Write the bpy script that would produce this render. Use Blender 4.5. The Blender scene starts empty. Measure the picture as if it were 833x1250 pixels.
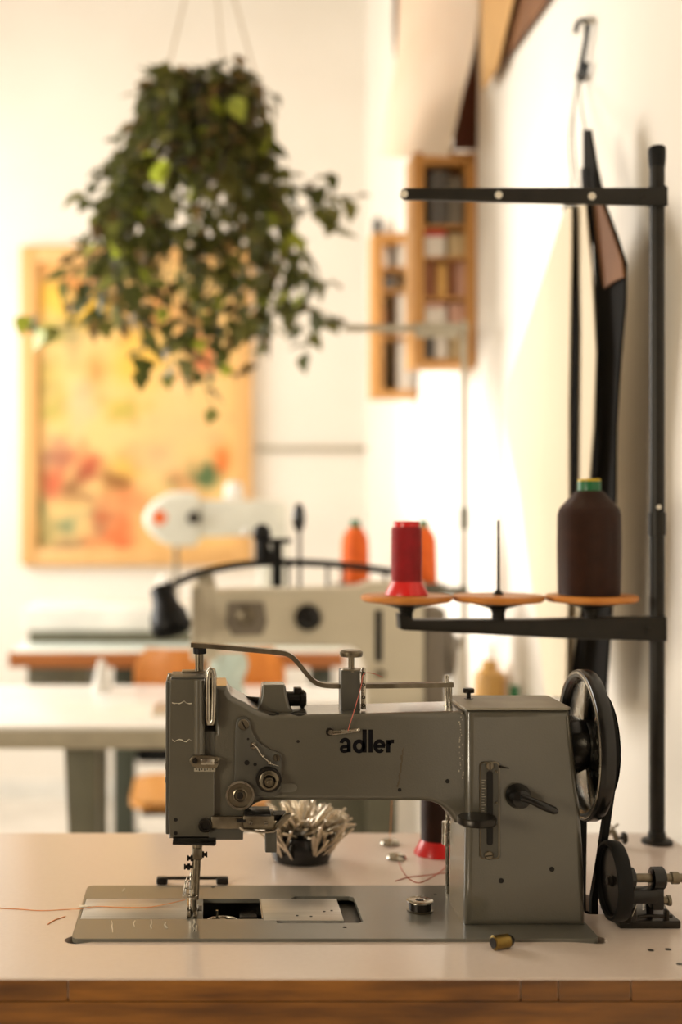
import bpy, bmesh, math, random
from mathutils import Vector, Matrix
random.seed(7)
SC = bpy.context.scene
COL = SC.collection
PI = math.pi
# ---------------------------------------------------------------- camera
F, CX, CY, ZC = 1550.0, 250.0, 625.0, 1.17      # focal length (px of the 833x1250 frame), axis, eye height
def P(x, y, Y): return Vector(((x - CX) * Y / F, Y, ZC - (y - CY) * Y / F))   # point seen at (x, y), Y metres away
def W(x, y, X): return P(x, y, X * F / (x - CX))                              # point seen at (x, y) on the plane X
def T(x, y, z):                                                               # point seen at (x, y) on a level at height z
    return P(x, y, F * (ZC - z) / (y - CY))
def S(n, Y): return n * Y / F
cam = bpy.data.cameras.new('camera'); cam_o = bpy.data.objects.new('camera', cam); COL.objects.link(cam_o)
cam_o.location = (0, 0, ZC); cam_o.rotation_euler = (PI / 2, 0, 0)
cam.sensor_fit = 'AUTO'; cam.sensor_width = 36; cam.lens = F / 1250 * 36
cam.shift_x = (416.5 - CX) / 1250; cam.shift_y = 0
cam.clip_start = 0.05
cam.dof.use_dof = True; cam.dof.focus_distance = 1.31; cam.dof.aperture_fstop = 2.3
SC.camera = cam_o
# ---------------------------------------------------------------- world, light, exposure
SC.view_settings.view_transform = 'Standard'; SC.view_settings.look = 'None'
SC.view_settings.gamma = 1; SC.view_settings.use_curve_mapping = False
SC.view_settings.exposure = 0.22
wd = bpy.data.worlds.new('world'); SC.world = wd; wd.use_nodes = True
wd.node_tree.nodes['Background'].inputs[0].default_value = (1.0, 0.86, 0.68, 1)
wd.node_tree.nodes['Background'].inputs[1].default_value = 0.5
def area(name, loc, look, sx, sy, watts, col):
    l = bpy.data.lights.new(name, 'AREA'); l.shape = 'RECTANGLE'; l.size = sx; l.size_y = sy
    l.energy = watts; l.color = col
    o = bpy.data.objects.new(name, l); COL.objects.link(o); o.location = loc
    o.rotation_euler = (Vector(look) - Vector(loc)).to_track_quat('-Z', 'Y').to_euler()
    return o
area('window_light', (-1.98, 3.75, 1.80), (0.66, 3.75, 1.35), 1.9, 1.6, 80, (1.0, 0.95, 0.87))
area('window_light', (-1.98, -0.45, 1.45), (0.4, 1.3, 0.95), 0.6, 0.7, 36, (1.0, 0.88, 0.68))

sun = bpy.data.lights.new('hazy_sun', 'SUN'); sun.energy = 2.6; sun.angle = math.radians(15); sun.color = (1.0, 0.95, 0.88)
sun_o = bpy.data.objects.new('hazy_sun', sun); COL.objects.link(sun_o); sun_o.location = (-4, 4, 3)
sun_o.rotation_euler = Vector((1, -0.16, -0.16)).to_track_quat('-Z', 'Y').to_euler()

# ---------------------------------------------------------------- helpers: materials
def lin(c):
    return tuple((v / 255 / 12.92 if v / 255 <= 0.04045 else ((v / 255 + 0.055) / 1.055) ** 2.4) for v in c)
def pbr(name, rgb, rough=0.5, metal=0.0, rgb2=None, vscale=12, var=0.6, bump=0.0, bscale=150, stretch=(1, 1, 1),
        spec=0.5, coat=0.0, sub=0.0, rand=0.0, detail=4, wave=None, rvar=0.0, trans=0.0):
    m = bpy.data.materials.new(name); m.use_nodes = True
    nt = m.node_tree; N = nt.nodes; L = nt.links
    b = N['Principled BSDF']
    b.inputs['Roughness'].default_value = rough; b.inputs['Metallic'].default_value = metal
    b.inputs['Specular IOR Level'].default_value = spec
    if coat: b.inputs['Coat Weight'].default_value = coat; b.inputs['Coat Roughness'].default_value = 0.15
    if trans: b.inputs['Transmission Weight'].default_value = trans
    c1 = lin(rgb); c2 = lin(rgb2) if rgb2 else tuple(v * 0.8 for v in c1)
    tc = N.new('ShaderNodeTexCoord'); mp = N.new('ShaderNodeMapping'); mp.inputs['Scale'].default_value = stretch
    L.new(tc.outputs['Object'], mp.inputs['Vector'])
    nz = N.new('ShaderNodeTexNoise'); nz.inputs['Scale'].default_value = vscale; nz.inputs['Detail'].default_value = detail
    L.new(mp.outputs[0], nz.inputs['Vector'])
    rp = N.new('ShaderNodeValToRGB'); e = rp.color_ramp.elements
    e[0].position = 0.5 - 0.5 * var * 0.7; e[1].position = 0.5 + 0.5 * var * 0.7
    e[0].color = (*c2, 1); e[1].color = (*c1, 1)
    L.new(nz.outputs['Fac'], rp.inputs['Fac'])
    out = rp.outputs['Color']
    if rand:
        oi = N.new('ShaderNodeObjectInfo'); hs = N.new('ShaderNodeHueSaturation'); mr = N.new('ShaderNodeMapRange')
        mr.inputs['To Min'].default_value = 1 - rand; mr.inputs['To Max'].default_value = 1 + rand
        L.new(oi.outputs['Random'], mr.inputs['Value']); L.new(mr.outputs[0], hs.inputs['Value']); L.new(out, hs.inputs['Color'])
        out = hs.outputs['Color']
    L.new(out, b.inputs['Base Color'])
    if rvar:
        mr = N.new('ShaderNodeMapRange'); mr.inputs['To Min'].default_value = max(0.02, rough - rvar); mr.inputs['To Max'].default_value = rough + rvar
        L.new(nz.outputs['Fac'], mr.inputs['Value']); L.new(mr.outputs[0], b.inputs['Roughness'])
    h = None
    if wave:                                             # wound thread: fine rings along Z
        wv = N.new('ShaderNodeTexWave'); wv.bands_direction = 'Z'; wv.inputs['Scale'].default_value = wave
        wv.inputs['Distortion'].default_value = 0.6
        L.new(tc.outputs['Object'], wv.inputs['Vector']); h = wv.outputs['Fac']
    elif bump:
        n2 = N.new('ShaderNodeTexNoise'); n2.inputs['Scale'].default_value = bscale; n2.inputs['Detail'].default_value = 3
        L.new(mp.outputs[0], n2.inputs['Vector']); h = n2.outputs['Fac']
    if h is not None:
        bp = N.new('ShaderNodeBump'); bp.inputs['Strength'].default_value = bump; bp.inputs['Distance'].default_value = 0.001
        L.new(h, bp.inputs['Height']); L.new(bp.outputs[0], b.inputs['Normal'])
    if sub:                                              # thin sheets and leaves let some light through
        tr = N.new('ShaderNodeBsdfTranslucent'); mx = N.new('ShaderNodeMixShader'); mx.inputs[0].default_value = sub
        L.new(out, tr.inputs['Color']); L.new(b.outputs[0], mx.inputs[1]); L.new(tr.outputs[0], mx.inputs[2])
        L.new(mx.outputs[0], N['Material Output'].inputs['Surface'])
    return m

M = dict(
    wall=pbr('wall_plaster', (240, 234, 225), 0.9, rgb2=(234, 228, 218), vscale=3, bump=0.12, bscale=90),
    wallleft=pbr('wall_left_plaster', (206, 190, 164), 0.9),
    cover=pbr('dusty_cover_enamel', (146, 138, 122), 0.45, rgb2=(130, 122, 107), vscale=40, bump=0.15, bscale=500),
    panel=pbr('brown_panel', (96, 78, 60), 0.7),
    floor=pbr('floor_screed', (226, 220, 210), 0.5, rgb2=(205, 198, 188), vscale=5),
    ceiling=pbr('ceiling_paint', (196, 186, 170), 0.9, vscale=3),
    grey=pbr('grey_enamel', (84, 80, 69), 0.34, rgb2=(73, 69, 59), vscale=9, var=0.9, bump=0.22, bscale=520, rvar=0.08, coat=0.9),
    greyd=pbr('dark_grey_enamel', (72, 69, 61), 0.4, rgb2=(60, 57, 50), vscale=14, bump=0.08, bscale=420),
    bed=pbr('worn_bed_enamel', (110, 107, 97), 0.32, rgb2=(92, 89, 80), vscale=16, var=0.9, bump=0.06, bscale=380, rvar=0.1, coat=0.35),
    slide=pbr('brushed_steel', (196, 192, 184), 0.34, 0.75, rgb2=(176, 172, 164), vscale=30, stretch=(0.3, 6, 1), bump=0.05),
    steel=pbr('polished_steel', (190, 184, 172), 0.26, 1.0, rgb2=(150, 143, 130), vscale=60, rvar=0.08),
    oldsteel=pbr('oiled_steel', (140, 131, 114), 0.36, 1.0, rgb2=(100, 91, 76), vscale=50, rvar=0.1),
    darkmetal=pbr('blackened_metal', (46, 41, 35), 0.34, 0.6, rgb2=(30, 27, 23), vscale=40),
    black=pbr('black_enamel', (16, 15, 14), 0.25, rgb2=(11, 10, 9), vscale=30),
    rubber=pbr('black_rubber', (12, 11, 10), 0.6, spec=0.25, vscale=30),
    pit=pbr('oily_dark_iron', (20, 17, 14), 0.45, rgb2=(12, 10, 8), vscale=40, spec=0.3),
    stand=pbr('dark_olive_paint', (36, 32, 25), 0.45, rgb2=(28, 25, 19), vscale=40, bump=0.05, spec=0.3),
    laminate=pbr('laminate', (226, 210, 198), 0.2, rgb2=(220, 203, 190), vscale=420, var=1.0, bump=0.03, bscale=700, stretch=(0.4, 1, 1)),
    edge=pbr('varnished_edge_wood', (136, 86, 28), 0.36, rgb2=(84, 49, 13), vscale=9, stretch=(1.2, 4, 9), bump=0.15, bscale=60, rand=0.22, coat=0.2),
    disc=pbr('orange_ply', (216, 140, 58), 0.45, rgb2=(190, 116, 42), vscale=30, stretch=(1, 1, 3)),
    brass=pbr('brass', (150, 128, 74), 0.3, 1.0, rgb2=(120, 96, 46), vscale=60),
    redthread=pbr('red_thread', (168, 14, 28), 0.55, rgb2=(140, 8, 20), vscale=50, wave=420, bump=0.5),
    redplastic=pbr('red_plastic', (226, 36, 34), 0.35, rgb2=(210, 28, 28), vscale=10, coat=0.2),
    brownthread=pbr('brown_thread', (58, 32, 20), 0.5, rgb2=(46, 25, 15), vscale=50, wave=500, bump=0.5, spec=0.25),
    orangethread=pbr('orange_thread', (240, 108, 18), 0.6, rgb2=(226, 92, 10), vscale=40, wave=300, bump=0.5),
    whitethread=pbr('white_thread', (240, 236, 228), 0.7, wave=300, bump=0.4),
    green=pbr('green_plastic', (22, 110, 62), 0.4, vscale=10),
    yellow=pbr('yellow_plastic', (226, 190, 30), 0.4, vscale=10),
    strand=pbr('loose_orange_thread', (242, 160, 96), 0.7, vscale=60),
    pinkstrand=pbr('loose_pink_thread', (206, 108, 92), 0.7, vscale=60),
    cream=pbr('cream_enamel', (204, 194, 172), 0.4, rgb2=(194, 184, 162), vscale=8, bump=0.04),
    greym=pbr('mid_grey_enamel', (120, 110, 96), 0.45, vscale=12),
    whitelam=pbr('white_laminate', (244, 242, 238), 0.25, rgb2=(240, 238, 233), vscale=20),
    tabledge=pbr('pale_grey_edge', (178, 168, 146), 0.5, vscale=20),
    olive=pbr('grey_green_steel', (112, 110, 92), 0.5, vscale=12),
    dgreen=pbr('dark_green_steel', (66, 72, 60), 0.5, vscale=12),
    chair=pbr('orange_plywood', (228, 164, 88), 0.35, rgb2=(212, 146, 72), vscale=6, stretch=(6, 1, 1), coat=0.2),
    redwood=pbr('red_brown_edge', (176, 106, 46), 0.45, rgb2=(154, 88, 34), vscale=10, stretch=(1, 6, 6)),
    palegrey=pbr('pale_grey_paint', (216, 216, 204), 0.45),
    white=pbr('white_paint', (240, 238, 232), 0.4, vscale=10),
    mint=pbr('mint_laminate', (226, 236, 228), 0.3, vscale=10),
    lampblack=pbr('lamp_black', (10, 10, 10), 0.45, spec=0.25, vscale=20),
    oak=pbr('oak_frame', (212, 158, 92), 0.5, rgb2=(192, 136, 70), vscale=14, stretch=(1, 1, 0.2)),
    palewood=pbr('pale_frame_wood', (224, 178, 116), 0.5, rgb2=(212, 162, 98), vscale=10, stretch=(4, 4, 0.4)),
    card=pbr('cream_card', (238, 225, 200), 0.7, rgb2=(230, 216, 190), vscale=4),
    darkcard=pbr('dark_leather', (18, 14, 10), 0.7, rgb2=(12, 9, 6), vscale=10, bump=0.2, spec=0.12),
    tan=pbr('tan_leather', (128, 82, 40), 0.6, rgb2=(102, 62, 28), vscale=8, bump=0.2),
    hide=pbr('pale_hide', (252, 240, 224), 0.7, rgb2=(246, 228, 206), vscale=4, bump=0.1),
    kraft=pbr('kraft_paper', (206, 164, 104), 0.7, rgb2=(186, 142, 84), vscale=5),
    brownhide=pbr('brown_hide', (104, 52, 26), 0.6, rgb2=(84, 40, 18), vscale=6),
    pot=pbr('dark_pot', (42, 36, 32), 0.6, vscale=10),
    stem=pbr('vine_stem', (92, 84, 44), 0.6, vscale=20),
    cord=pbr('hanger_cord', (188, 168, 136), 0.8, vscale=30),
    honey=pbr('amber_plastic', (222, 172, 96), 0.4, vscale=10),
    pinsteel=pbr('pin_steel', (236, 226, 208), 0.25, 0.9, rgb2=(206, 194, 174), vscale=80, rand=0.2),
    offwhite=pbr('bright_offwhite', (240, 232, 215), 0.3, vscale=10),
    ink=pbr('navy_ink', (8, 8, 13), 0.6, vscale=30, spec=0.12),
    chip=pbr('bare_chip', (158, 150, 132), 0.5, vscale=60),
    scratch=pbr('pale_scratch', (206, 198, 178), 0.5, vscale=60),
    scuff=pbr('brown_scuff', (78, 66, 50), 0.6, vscale=60),
    greyitem=pbr('grey_card', (96, 92, 88), 0.6, vscale=10), reditem=pbr('red_card', (206, 40, 34), 0.6, vscale=10),
    whiteitem=pbr('white_card', (238, 230, 220), 0.6, vscale=10), brownitem=pbr('brown_card', (150, 94, 60), 0.6, vscale=10),
    beigeitem=pbr('beige_card', (206, 182, 140), 0.6, vscale=10), pinkitem=pbr('pink_card', (216, 170, 150), 0.6, vscale=10),
)
LEAVES = [pbr('leaf_dark', (96, 102, 46), 0.4, rgb2=(72, 78, 36), vscale=25, sub=0.35, rand=0.3),
          pbr('leaf_mid', (132, 132, 66), 0.4, rgb2=(104, 106, 52), vscale=25, sub=0.4, rand=0.3),
          pbr('leaf_light', (200, 206, 84), 0.4, rgb2=(150, 166, 54), vscale=25, sub=0.4, rand=0.2),
          pbr('leaf_brown', (150, 124, 76), 0.45, rgb2=(116, 94, 56), vscale=25, sub=0.35, rand=0.3)]

# ---------------------------------------------------------------- helpers: meshes
AX = {'X': lambda u, v, w: Vector((w, u, v)), 'Y': lambda u, v, w: Vector((u, w, v)), 'Z': lambda u, v, w: Vector((u, v, w))}
def frame_of(d):
    d = Vector(d).normalized(); a = Vector((0, 0, 1)) if abs(d.z) < 0.9 else Vector((1, 0, 0))
    u = d.cross(a).normalized(); return d, u, d.cross(u).normalized()
class MB:
    def __init__(s): s.bm = bmesh.new()
    def ring(s, pts): return [s.bm.verts.new(p) for p in pts]
    def face(s, vs):
        try: return s.bm.faces.new(vs)
        except ValueError: return None
    def bridge(s, a, b):
        n = len(a)
        for i in range(n): s.face((a[i], a[(i + 1) % n], b[(i + 1) % n], b[i]))
    def box(s, a, b, bev=0.0, seg=2):
        a, b = Vector(a), Vector(b)
        r = bmesh.ops.create_cube(s.bm, size=1.0)['verts']; c = (a + b) / 2; d = b - a
        for v in r: v.co = Vector((v.co.x * abs(d.x), v.co.y * abs(d.y), v.co.z * abs(d.z))) + c
        if bev:
            es = list({e for v in r for e in v.link_edges})
            bmesh.ops.bevel(s.bm, geom=es, offset=bev, segments=seg, affect='EDGES', profile=0.5, clamp_overlap=True)
        return s
    def pxbox(s, x0, y0, x1, y1, Y, depth, bev=0.0):        # box whose front face is seen at these pixels at distance Y
        a = P(x0, y1, Y); b = P(x1, y0, Y); b.y = Y + depth
        return s.box(a, b, bev)
    def lathe(s, o, axis, prof, seg=32, cap=True):          # prof = [(radius, height along axis)]
        d, u, v = frame_of(axis); o = Vector(o); rings = []
        for r, h in prof:
            rings.append(s.ring([o + d * h + (u * math.cos(2 * PI * i / seg) + v * math.sin(2 * PI * i / seg)) * max(r, 1e-5) for i in range(seg)]))
        for a, b in zip(rings, rings[1:]): s.bridge(a, b)
        if cap: s.face(rings[0]); s.face(rings[-1])
        return s
    def cyl(s, p0, p1, r0, r1=None, seg=20, bev=0.0):
        p0, p1 = Vector(p0), Vector(p1); d = p1 - p0; L = d.length; r1 = r0 if r1 is None else r1
        pr = [(r0, 0), (r1, L)] if not bev else [(r0 - bev, 0), (r0, bev), (r1, L - bev), (r1 - bev, L)]
        return s.lathe(p0, d, pr, seg)
    def sweep(s, pts, section, closed=False, up=None, scale=None):
        pts = [Vector(p) for p in pts]; n = len(pts); rings = []; uu = None
        for i, p in enumerate(pts):
            if closed: t = pts[(i + 1) % n] - pts[i - 1]
            else: t = pts[min(i + 1, n - 1)] - pts[max(i - 1, 0)]
            t.normalize()
            if up is not None: uu = (Vector(up) - t * t.dot(Vector(up))).normalized()
            elif uu is None: uu = frame_of(t)[1]
            else: uu = (uu - t * uu.dot(t)).normalized()
            vv = t.cross(uu); k = scale[i] if scale else 1.0
            rings.append(s.ring([p + (uu * a + vv * b) * k for a, b in section]))
        for a, b in zip(rings, rings[1:]): s.bridge(a, b)
        if closed: s.bridge(rings[-1], rings[0])
        else: s.face(rings[0]); s.face(rings[-1])
        return s
    def tube(s, pts, r, seg=8, closed=False, scale=None):
        return s.sweep(pts, [(r * math.cos(2 * PI * i / seg), r * math.sin(2 * PI * i / seg)) for i in range(seg)], closed, None, scale)
    def prism(s, poly, w0, w1, rnd=0.0, seg=3, ax='Y', rnd_back=None):   # outline (u, v) extruded, its rims rounded
        f = AX[ax]; n = len(poly); poly = [Vector((p[0], p[1])) for p in poly]
        A = sum(poly[i].x * poly[(i + 1) % n].y - poly[(i + 1) % n].x * poly[i].y for i in range(n))
        if A < 0: poly = poly[::-1]
        off = []
        for i in range(n):
            e1 = (poly[i] - poly[i - 1]).normalized(); e2 = (poly[(i + 1) % n] - poly[i]).normalized()
            n1 = Vector((-e1.y, e1.x)); n2 = Vector((-e2.y, e2.x)); m = (n1 + n2) / max(0.3, 1 + n1.dot(n2)); off.append(m)
        def ins(d, w): return s.ring([f(p.x + o.x * d, p.y + o.y * d, w) for p, o in zip(poly, off)])
        rb = rnd if rnd_back is None else rnd_back; sg = 1 if w1 > w0 else -1; rings = []
        if rnd:
            for k in range(seg + 1):
                a = PI / 2 * k / seg; rings.append(ins(rnd * (1 - math.sin(a)), w0 + sg * rnd * (1 - math.cos(a))))
        else: rings.append(ins(0, w0))
        if rb:
            for k in range(seg + 1):
                a = PI / 2 * k / seg; rings.append(ins(rb * (1 - math.cos(a)), w1 - sg * rb * (1 - math.sin(a))))
        else: rings.append(ins(0, w1))
        for a, b in zip(rings, rings[1:]): s.bridge(a, b)
        s.face(rings[0]); s.face(rings[-1])
        return s
    def plate(s, outer, holes, z0, z1):                     # level plate with holes cut through it
        es = []
        for loop in [outer] + holes:
            vs = s.ring([(p[0], p[1], z1) for p in loop])
            es += [s.bm.edges.new((vs[i], vs[(i + 1) % len(vs)])) for i in range(len(vs))]
        r = bmesh.ops.triangle_fill(s.bm, edges=es, use_beauty=True, use_dissolve=False)
        fs = [g for g in r['geom'] if isinstance(g, bmesh.types.BMFace)]
        ex = bmesh.ops.extrude_face_region(s.bm, geom=fs)
        for g in ex['geom']:
            if isinstance(g, bmesh.types.BMVert): g.co.z = z0
        return s
    def ball(s, c, r, sc=(1, 1, 1), seg=20):
        q = bmesh.ops.create_uvsphere(s.bm, u_segments=seg, v_segments=seg // 2, radius=r)['verts']
        for v in q: v.co = Vector((v.co.x * sc[0], v.co.y * sc[1], v.co.z * sc[2])) + Vector(c)
        return s
def rrect(x0, y0, x1, y1, r, k=5):
    out = []
    for cx, cy, a0 in ((x1 - r, y1 - r, 0), (x0 + r, y1 - r, 90), (x0 + r, y0 + r, 180), (x1 - r, y0 + r, 270)):
        out += [(cx + r * math.cos(math.radians(a0 + 90 * i / k)), cy + r * math.sin(math.radians(a0 + 90 * i / k))) for i in range(k + 1)]
    return out
def smooth(pts, k=6):                                       # Catmull-Rom through the points
    pts = [Vector(p) for p in pts]; q = [pts[0] * 2 - pts[1]] + pts + [pts[-1] * 2 - pts[-2]]; out = []
    for i in range(1, len(q) - 2):
        for j in range(k):
            t = j / k; a, b, c, d = q[i - 1], q[i], q[i + 1], q[i + 2]
            out.append(0.5 * ((2 * b) + (c - a) * t + (2 * a - 5 * b + 4 * c - d) * t * t + (3 * b - a - 3 * c + d) * t ** 3))
    return out + [pts[-1]]
def px(pts, Y): return [(P(x, y, Y).x, P(x, y, Y).z) for x, y in pts]        # outline seen at pixels -> (X, Z) at distance Y
def top_of(o):
    while o.parent: o = o.parent
    return o
def tag(o, label, cat, group=None, kind=None):
    o['label'] = label; o['category'] = cat
    if group: o['group'] = group
    if kind: o['kind'] = kind
    return o
def thing(name, label, cat, loc, group=None):
    o = bpy.data.objects.new(name, None); COL.objects.link(o); o.location = loc; o.empty_display_size = 0.02
    return tag(o, label, cat, group)
def obj(name, mb, mat, parent=None, angle=38, label=None, kind=None, wn=False):
    bm = mb.bm; bmesh.ops.recalc_face_normals(bm, faces=bm.faces[:])
    if parent: loc = top_of(parent).location.copy()
    else:
        c = [v.co for v in bm.verts]
        loc = Vector(((min(v.x for v in c) + max(v.x for v in c)) / 2, (min(v.y for v in c) + max(v.y for v in c)) / 2, min(v.z for v in c)))
    for v in bm.verts: v.co -= loc
    me = bpy.data.meshes.new(name); bm.to_mesh(me); bm.free()
    me.materials.append(M[mat] if isinstance(mat, str) else mat)
    me.shade_smooth(); me.set_sharp_from_angle(angle=math.radians(angle))
    o = bpy.data.objects.new(name, me); COL.objects.link(o)
    if parent: o.parent = parent
    else: o.location = loc
    if wn:
        w = o.modifiers.new('weighted', 'WEIGHTED_NORMAL'); w.keep_sharp = True
    if label: o['label'] = label
    if kind: o['kind'] = kind
    return o
def struct(name, mb, mat): return obj(name, mb, mat, kind='structure')
def copy_tree(o, loc, label, group=None):
    c = o.copy(); COL.objects.link(c); c.location = loc; c['label'] = label
    if group: c['group'] = group
    def kids(a, b):
        for ch in list(a.children):
            d = ch.copy(); COL.objects.link(d); d.parent = b; kids(ch, d)
    kids(o, c); return c
def screw(parent, x, y, Y, r, mat='oldsteel', name='screw', h=0.0025):   # slotted screw head facing the camera
    c = P(x, y, Y); a = random.uniform(0, PI); d = Vector((math.cos(a), 0, math.sin(a))); e = Vector((-d.z, 0, d.x))
    b = MB().lathe(c + Vector((0, 0.0005, 0)), (0, -1, 0), [(r, 0), (r, h * 0.7), (r * 0.85, h)], 18)
    f = c + Vector((0, 0.0004 - h, 0)); k = r * 0.14; q = r * 0.8
    vs = [f + d * q + e * k, f + d * q - e * k, f - d * q - e * k, f - d * q + e * k]
    lo = b.ring([v + Vector((0, 0.0003, 0)) for v in vs]); hi = b.ring([v - Vector((0, 0.0002, 0)) for v in vs]); b.bridge(lo, hi); fc = b.face(hi)
    o = obj(name, b, mat, parent)
    o.data.materials.append(M['pit'])
    for p_ in o.data.polygons:
        if p_.normal.y < -0.9 and len(p_.vertices) == 4 and abs(p_.area - 4 * q * k) < 2 * q * k: p_.material_index = 1
    return o
# ================================================================ the room
XW, YB, XL, YN, ZT = 0.66, 5.2, -2.05, -1.2, 3.4
struct('floor', MB().box((XL - 0.1, YN - 0.1, -0.1), (XW + 0.1, YB + 0.1, 0)), 'floor')
struct('ceiling', MB().box((XL - 0.1, YN - 0.1, ZT), (XW + 0.1, YB + 0.1, ZT + 0.1)), 'ceiling')
struct('wall_right', MB().box((XW, YN, 0), (XW + 0.1, YB + 0.1, ZT)), 'wall')
struct('wall_back', MB().box((XL - 0.1, YB, 0), (XW, YB + 0.1, ZT)), 'wall')
struct('wall_front', MB().box((XL - 0.1, YN - 0.1, 0), (XW + 0.1, YN, ZT)), 'panel')
wl = MB()
for y0, y1, z0, z1 in ((YN, -1.0, 0, ZT), (0.1, 2.6, 0, ZT), (4.65, YB, 0, ZT), (-1.0, 0.1, 0, 0.85), (-1.0, 0.1, 2.05, ZT), (2.6, 4.65, 0, 1.05), (2.6, 4.65, 2.65, ZT)):
    wl.box((XL - 0.1, y0, z0), (XL, y1, z1))
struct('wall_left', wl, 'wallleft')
def window(name, y0, y1, z0, z1, n):
    f = MB(); t = 0.05
    f.box((XL - 0.08, y0, z0), (XL - 0.02, y0 + t, z1)).box((XL - 0.08, y1 - t, z0), (XL - 0.02, y1, z1))
    f.box((XL - 0.08, y0 + t, z0), (XL - 0.02, y1 - t, z0 + t)).box((XL - 0.08, y0 + t, z1 - t), (XL - 0.02, y1 - t, z1))
    for i in range(1, n):
        y = y0 + (y1 - y0) * i / n; f.box((XL - 0.07, y - 0.02, z0 + t), (XL - 0.03, y + 0.02, z1 - t))
    o = struct(name, f, 'white')
    for i in range(n):
        a = y0 + (y1 - y0) * i / n + 0.03; b = y0 + (y1 - y0) * (i + 1) / n - 0.03
        obj('pane', MB().box((XL - 0.053, a, z0 + t), (XL - 0.047, b, z1 - t)), GLASS, o)
GLASS = bpy.data.materials.new('window_glass'); GLASS.use_nodes = True
_n = GLASS.node_tree.nodes; _g = _n.new('ShaderNodeBsdfGlossy'); _g.inputs['Roughness'].default_value = 0.02; _t = _n.new('ShaderNodeBsdfTransparent')
_m = _n.new('ShaderNodeMixShader'); _m.inputs[0].default_value = 0.06
for _a, _b in ((_t.outputs[0], _m.inputs[1]), (_g.outputs[0], _m.inputs[2]), (_m.outputs[0], _n['Material Output'].inputs['Surface'])): GLASS.node_tree.links.new(_a, _b)
window('window_1', 2.6, 4.65, 1.05, 2.65, 3); window('window_2', -1.0, 0.1, 0.85, 2.05, 2)
bb = MB().box((XL, YB - 0.015, 0), (XW, YB, 0.07)); struct('baseboard_back', bb, 'white')
tr = MB(); a = P(313, 545, YB); b = P(447, 551, YB); tr.box((a.x, YB - 0.02, b.z), (XW, YB, a.z), 0.003); struct('trim_1', tr, 'tabledge')

# ================================================================ the sewing table in front
ZT1, ZB = 0.747, 0.750                                     # laminate surface, surface of the machine bed
YF, YK = F * (ZC - ZT1) / (1195 - CY), F * (ZC - ZT1) / (1017 - CY)
TX0, TX1 = -0.62, 0.605
BX0, BX1, BY0, BY1 = -0.1312, 0.3895, 1.250, 1.428         # the machine bed
table = thing('sewing_table', 'pale laminate sewing table with a varnished brown wooden front edge', 'table', (0.0, 1.41, 0))
hole = rrect(BX0 - 0.0012, BY0 - 0.0012, BX1 + 0.0012, BY1 + 0.0012, 0.008)
ear = lambda cx, cy, r, a0, a1: [(cx + r * math.cos(math.radians(a0 + (a1 - a0) * i / 8)), cy + r * math.sin(math.radians(a0 + (a1 - a0) * i / 8))) for i in range(9)]
hole = [(BX1 + .0012, BY1 + .0012), (BX0 - .0012, BY1 + .0012), (BX0 - .0012, BY0 + .016)] + ear(BX0 + 0.004, BY0 + 0.005, 0.0115, 130, 300) \
     + [(BX0 + 0.02, BY0 - .0012), (BX1 - 0.03, BY0 - .0012)] + ear(BX1 - 0.003, BY0 + 0.005, 0.0115, 240, 410) + [(BX1 + .0012, BY0 + .02)]
slot = rrect(0.402, 1.335, 0.425, 1.405, 0.005)
top = MB().plate([(TX0, YF + 0.002), (TX1, YF + 0.002), (TX1, YK), (TX0, YK)], [hole, slot], ZT1 - 0.018, ZT1)
obj('tabletop', top, 'laminate', table)
brk = [TX0] + [P(x, 1195, YF).x for x in (83, 636, 682, 771)] + [TX1]
zj = P(0, 1222, YF).z
for a, b in zip(brk, brk[1:]):
    obj('edge_strip', MB().box((a + 0.0006, YF, zj), (b - 0.0006, YF + 0.022, ZT1 - 0.0018), 0.0002, 1), 'edge', table)
obj('apron', MB().box((TX0, YF - 0.0002, zj - 0.03), (TX1, YF + 0.02, zj - 0.0008), 0.0003, 1), 'edge', table)
obj('top_board', MB().plate([(TX0, YF + 0.0225), (TX1, YF + 0.0225), (TX1, YK), (TX0, YK)], [hole, slot], ZT1 - 0.048, ZT1 - 0.0185), 'darkcard', table)
for sx in (-0.48, 0.5):
    lg = MB().box((sx - 0.03, 1.36, 0.05), (sx + 0.03, 1.46, ZT1 - 0.048), 0.006)
    lo = obj('leg', lg, 'olive', table)
    obj('foot', MB().box((sx - 0.035, 1.18, 0), (sx + 0.035, 1.64, 0.05), 0.01), 'olive', lo)
for x, y in ((795, 1160), (816, 1159), (830, 1177), (802, 1030)):
    c = T(x, y, ZT1); obj('screw_hole', MB().lathe(c, (0, 0, 1), [(0.0032, -0.001), (0.003, 0.0003)], 14), 'darkmetal', table)

# ================================================================ the grey sewing machine
YH, YA, YC, YR = 1.290, 1.297, 1.289, 1.372               # front of head, of arm, of column; back of the casting
mach = thing('sewing_machine', 'large old grey industrial sewing machine with a black handwheel on the pale table', 'sewing machine', (0.13, 1.339, ZB))
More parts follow.
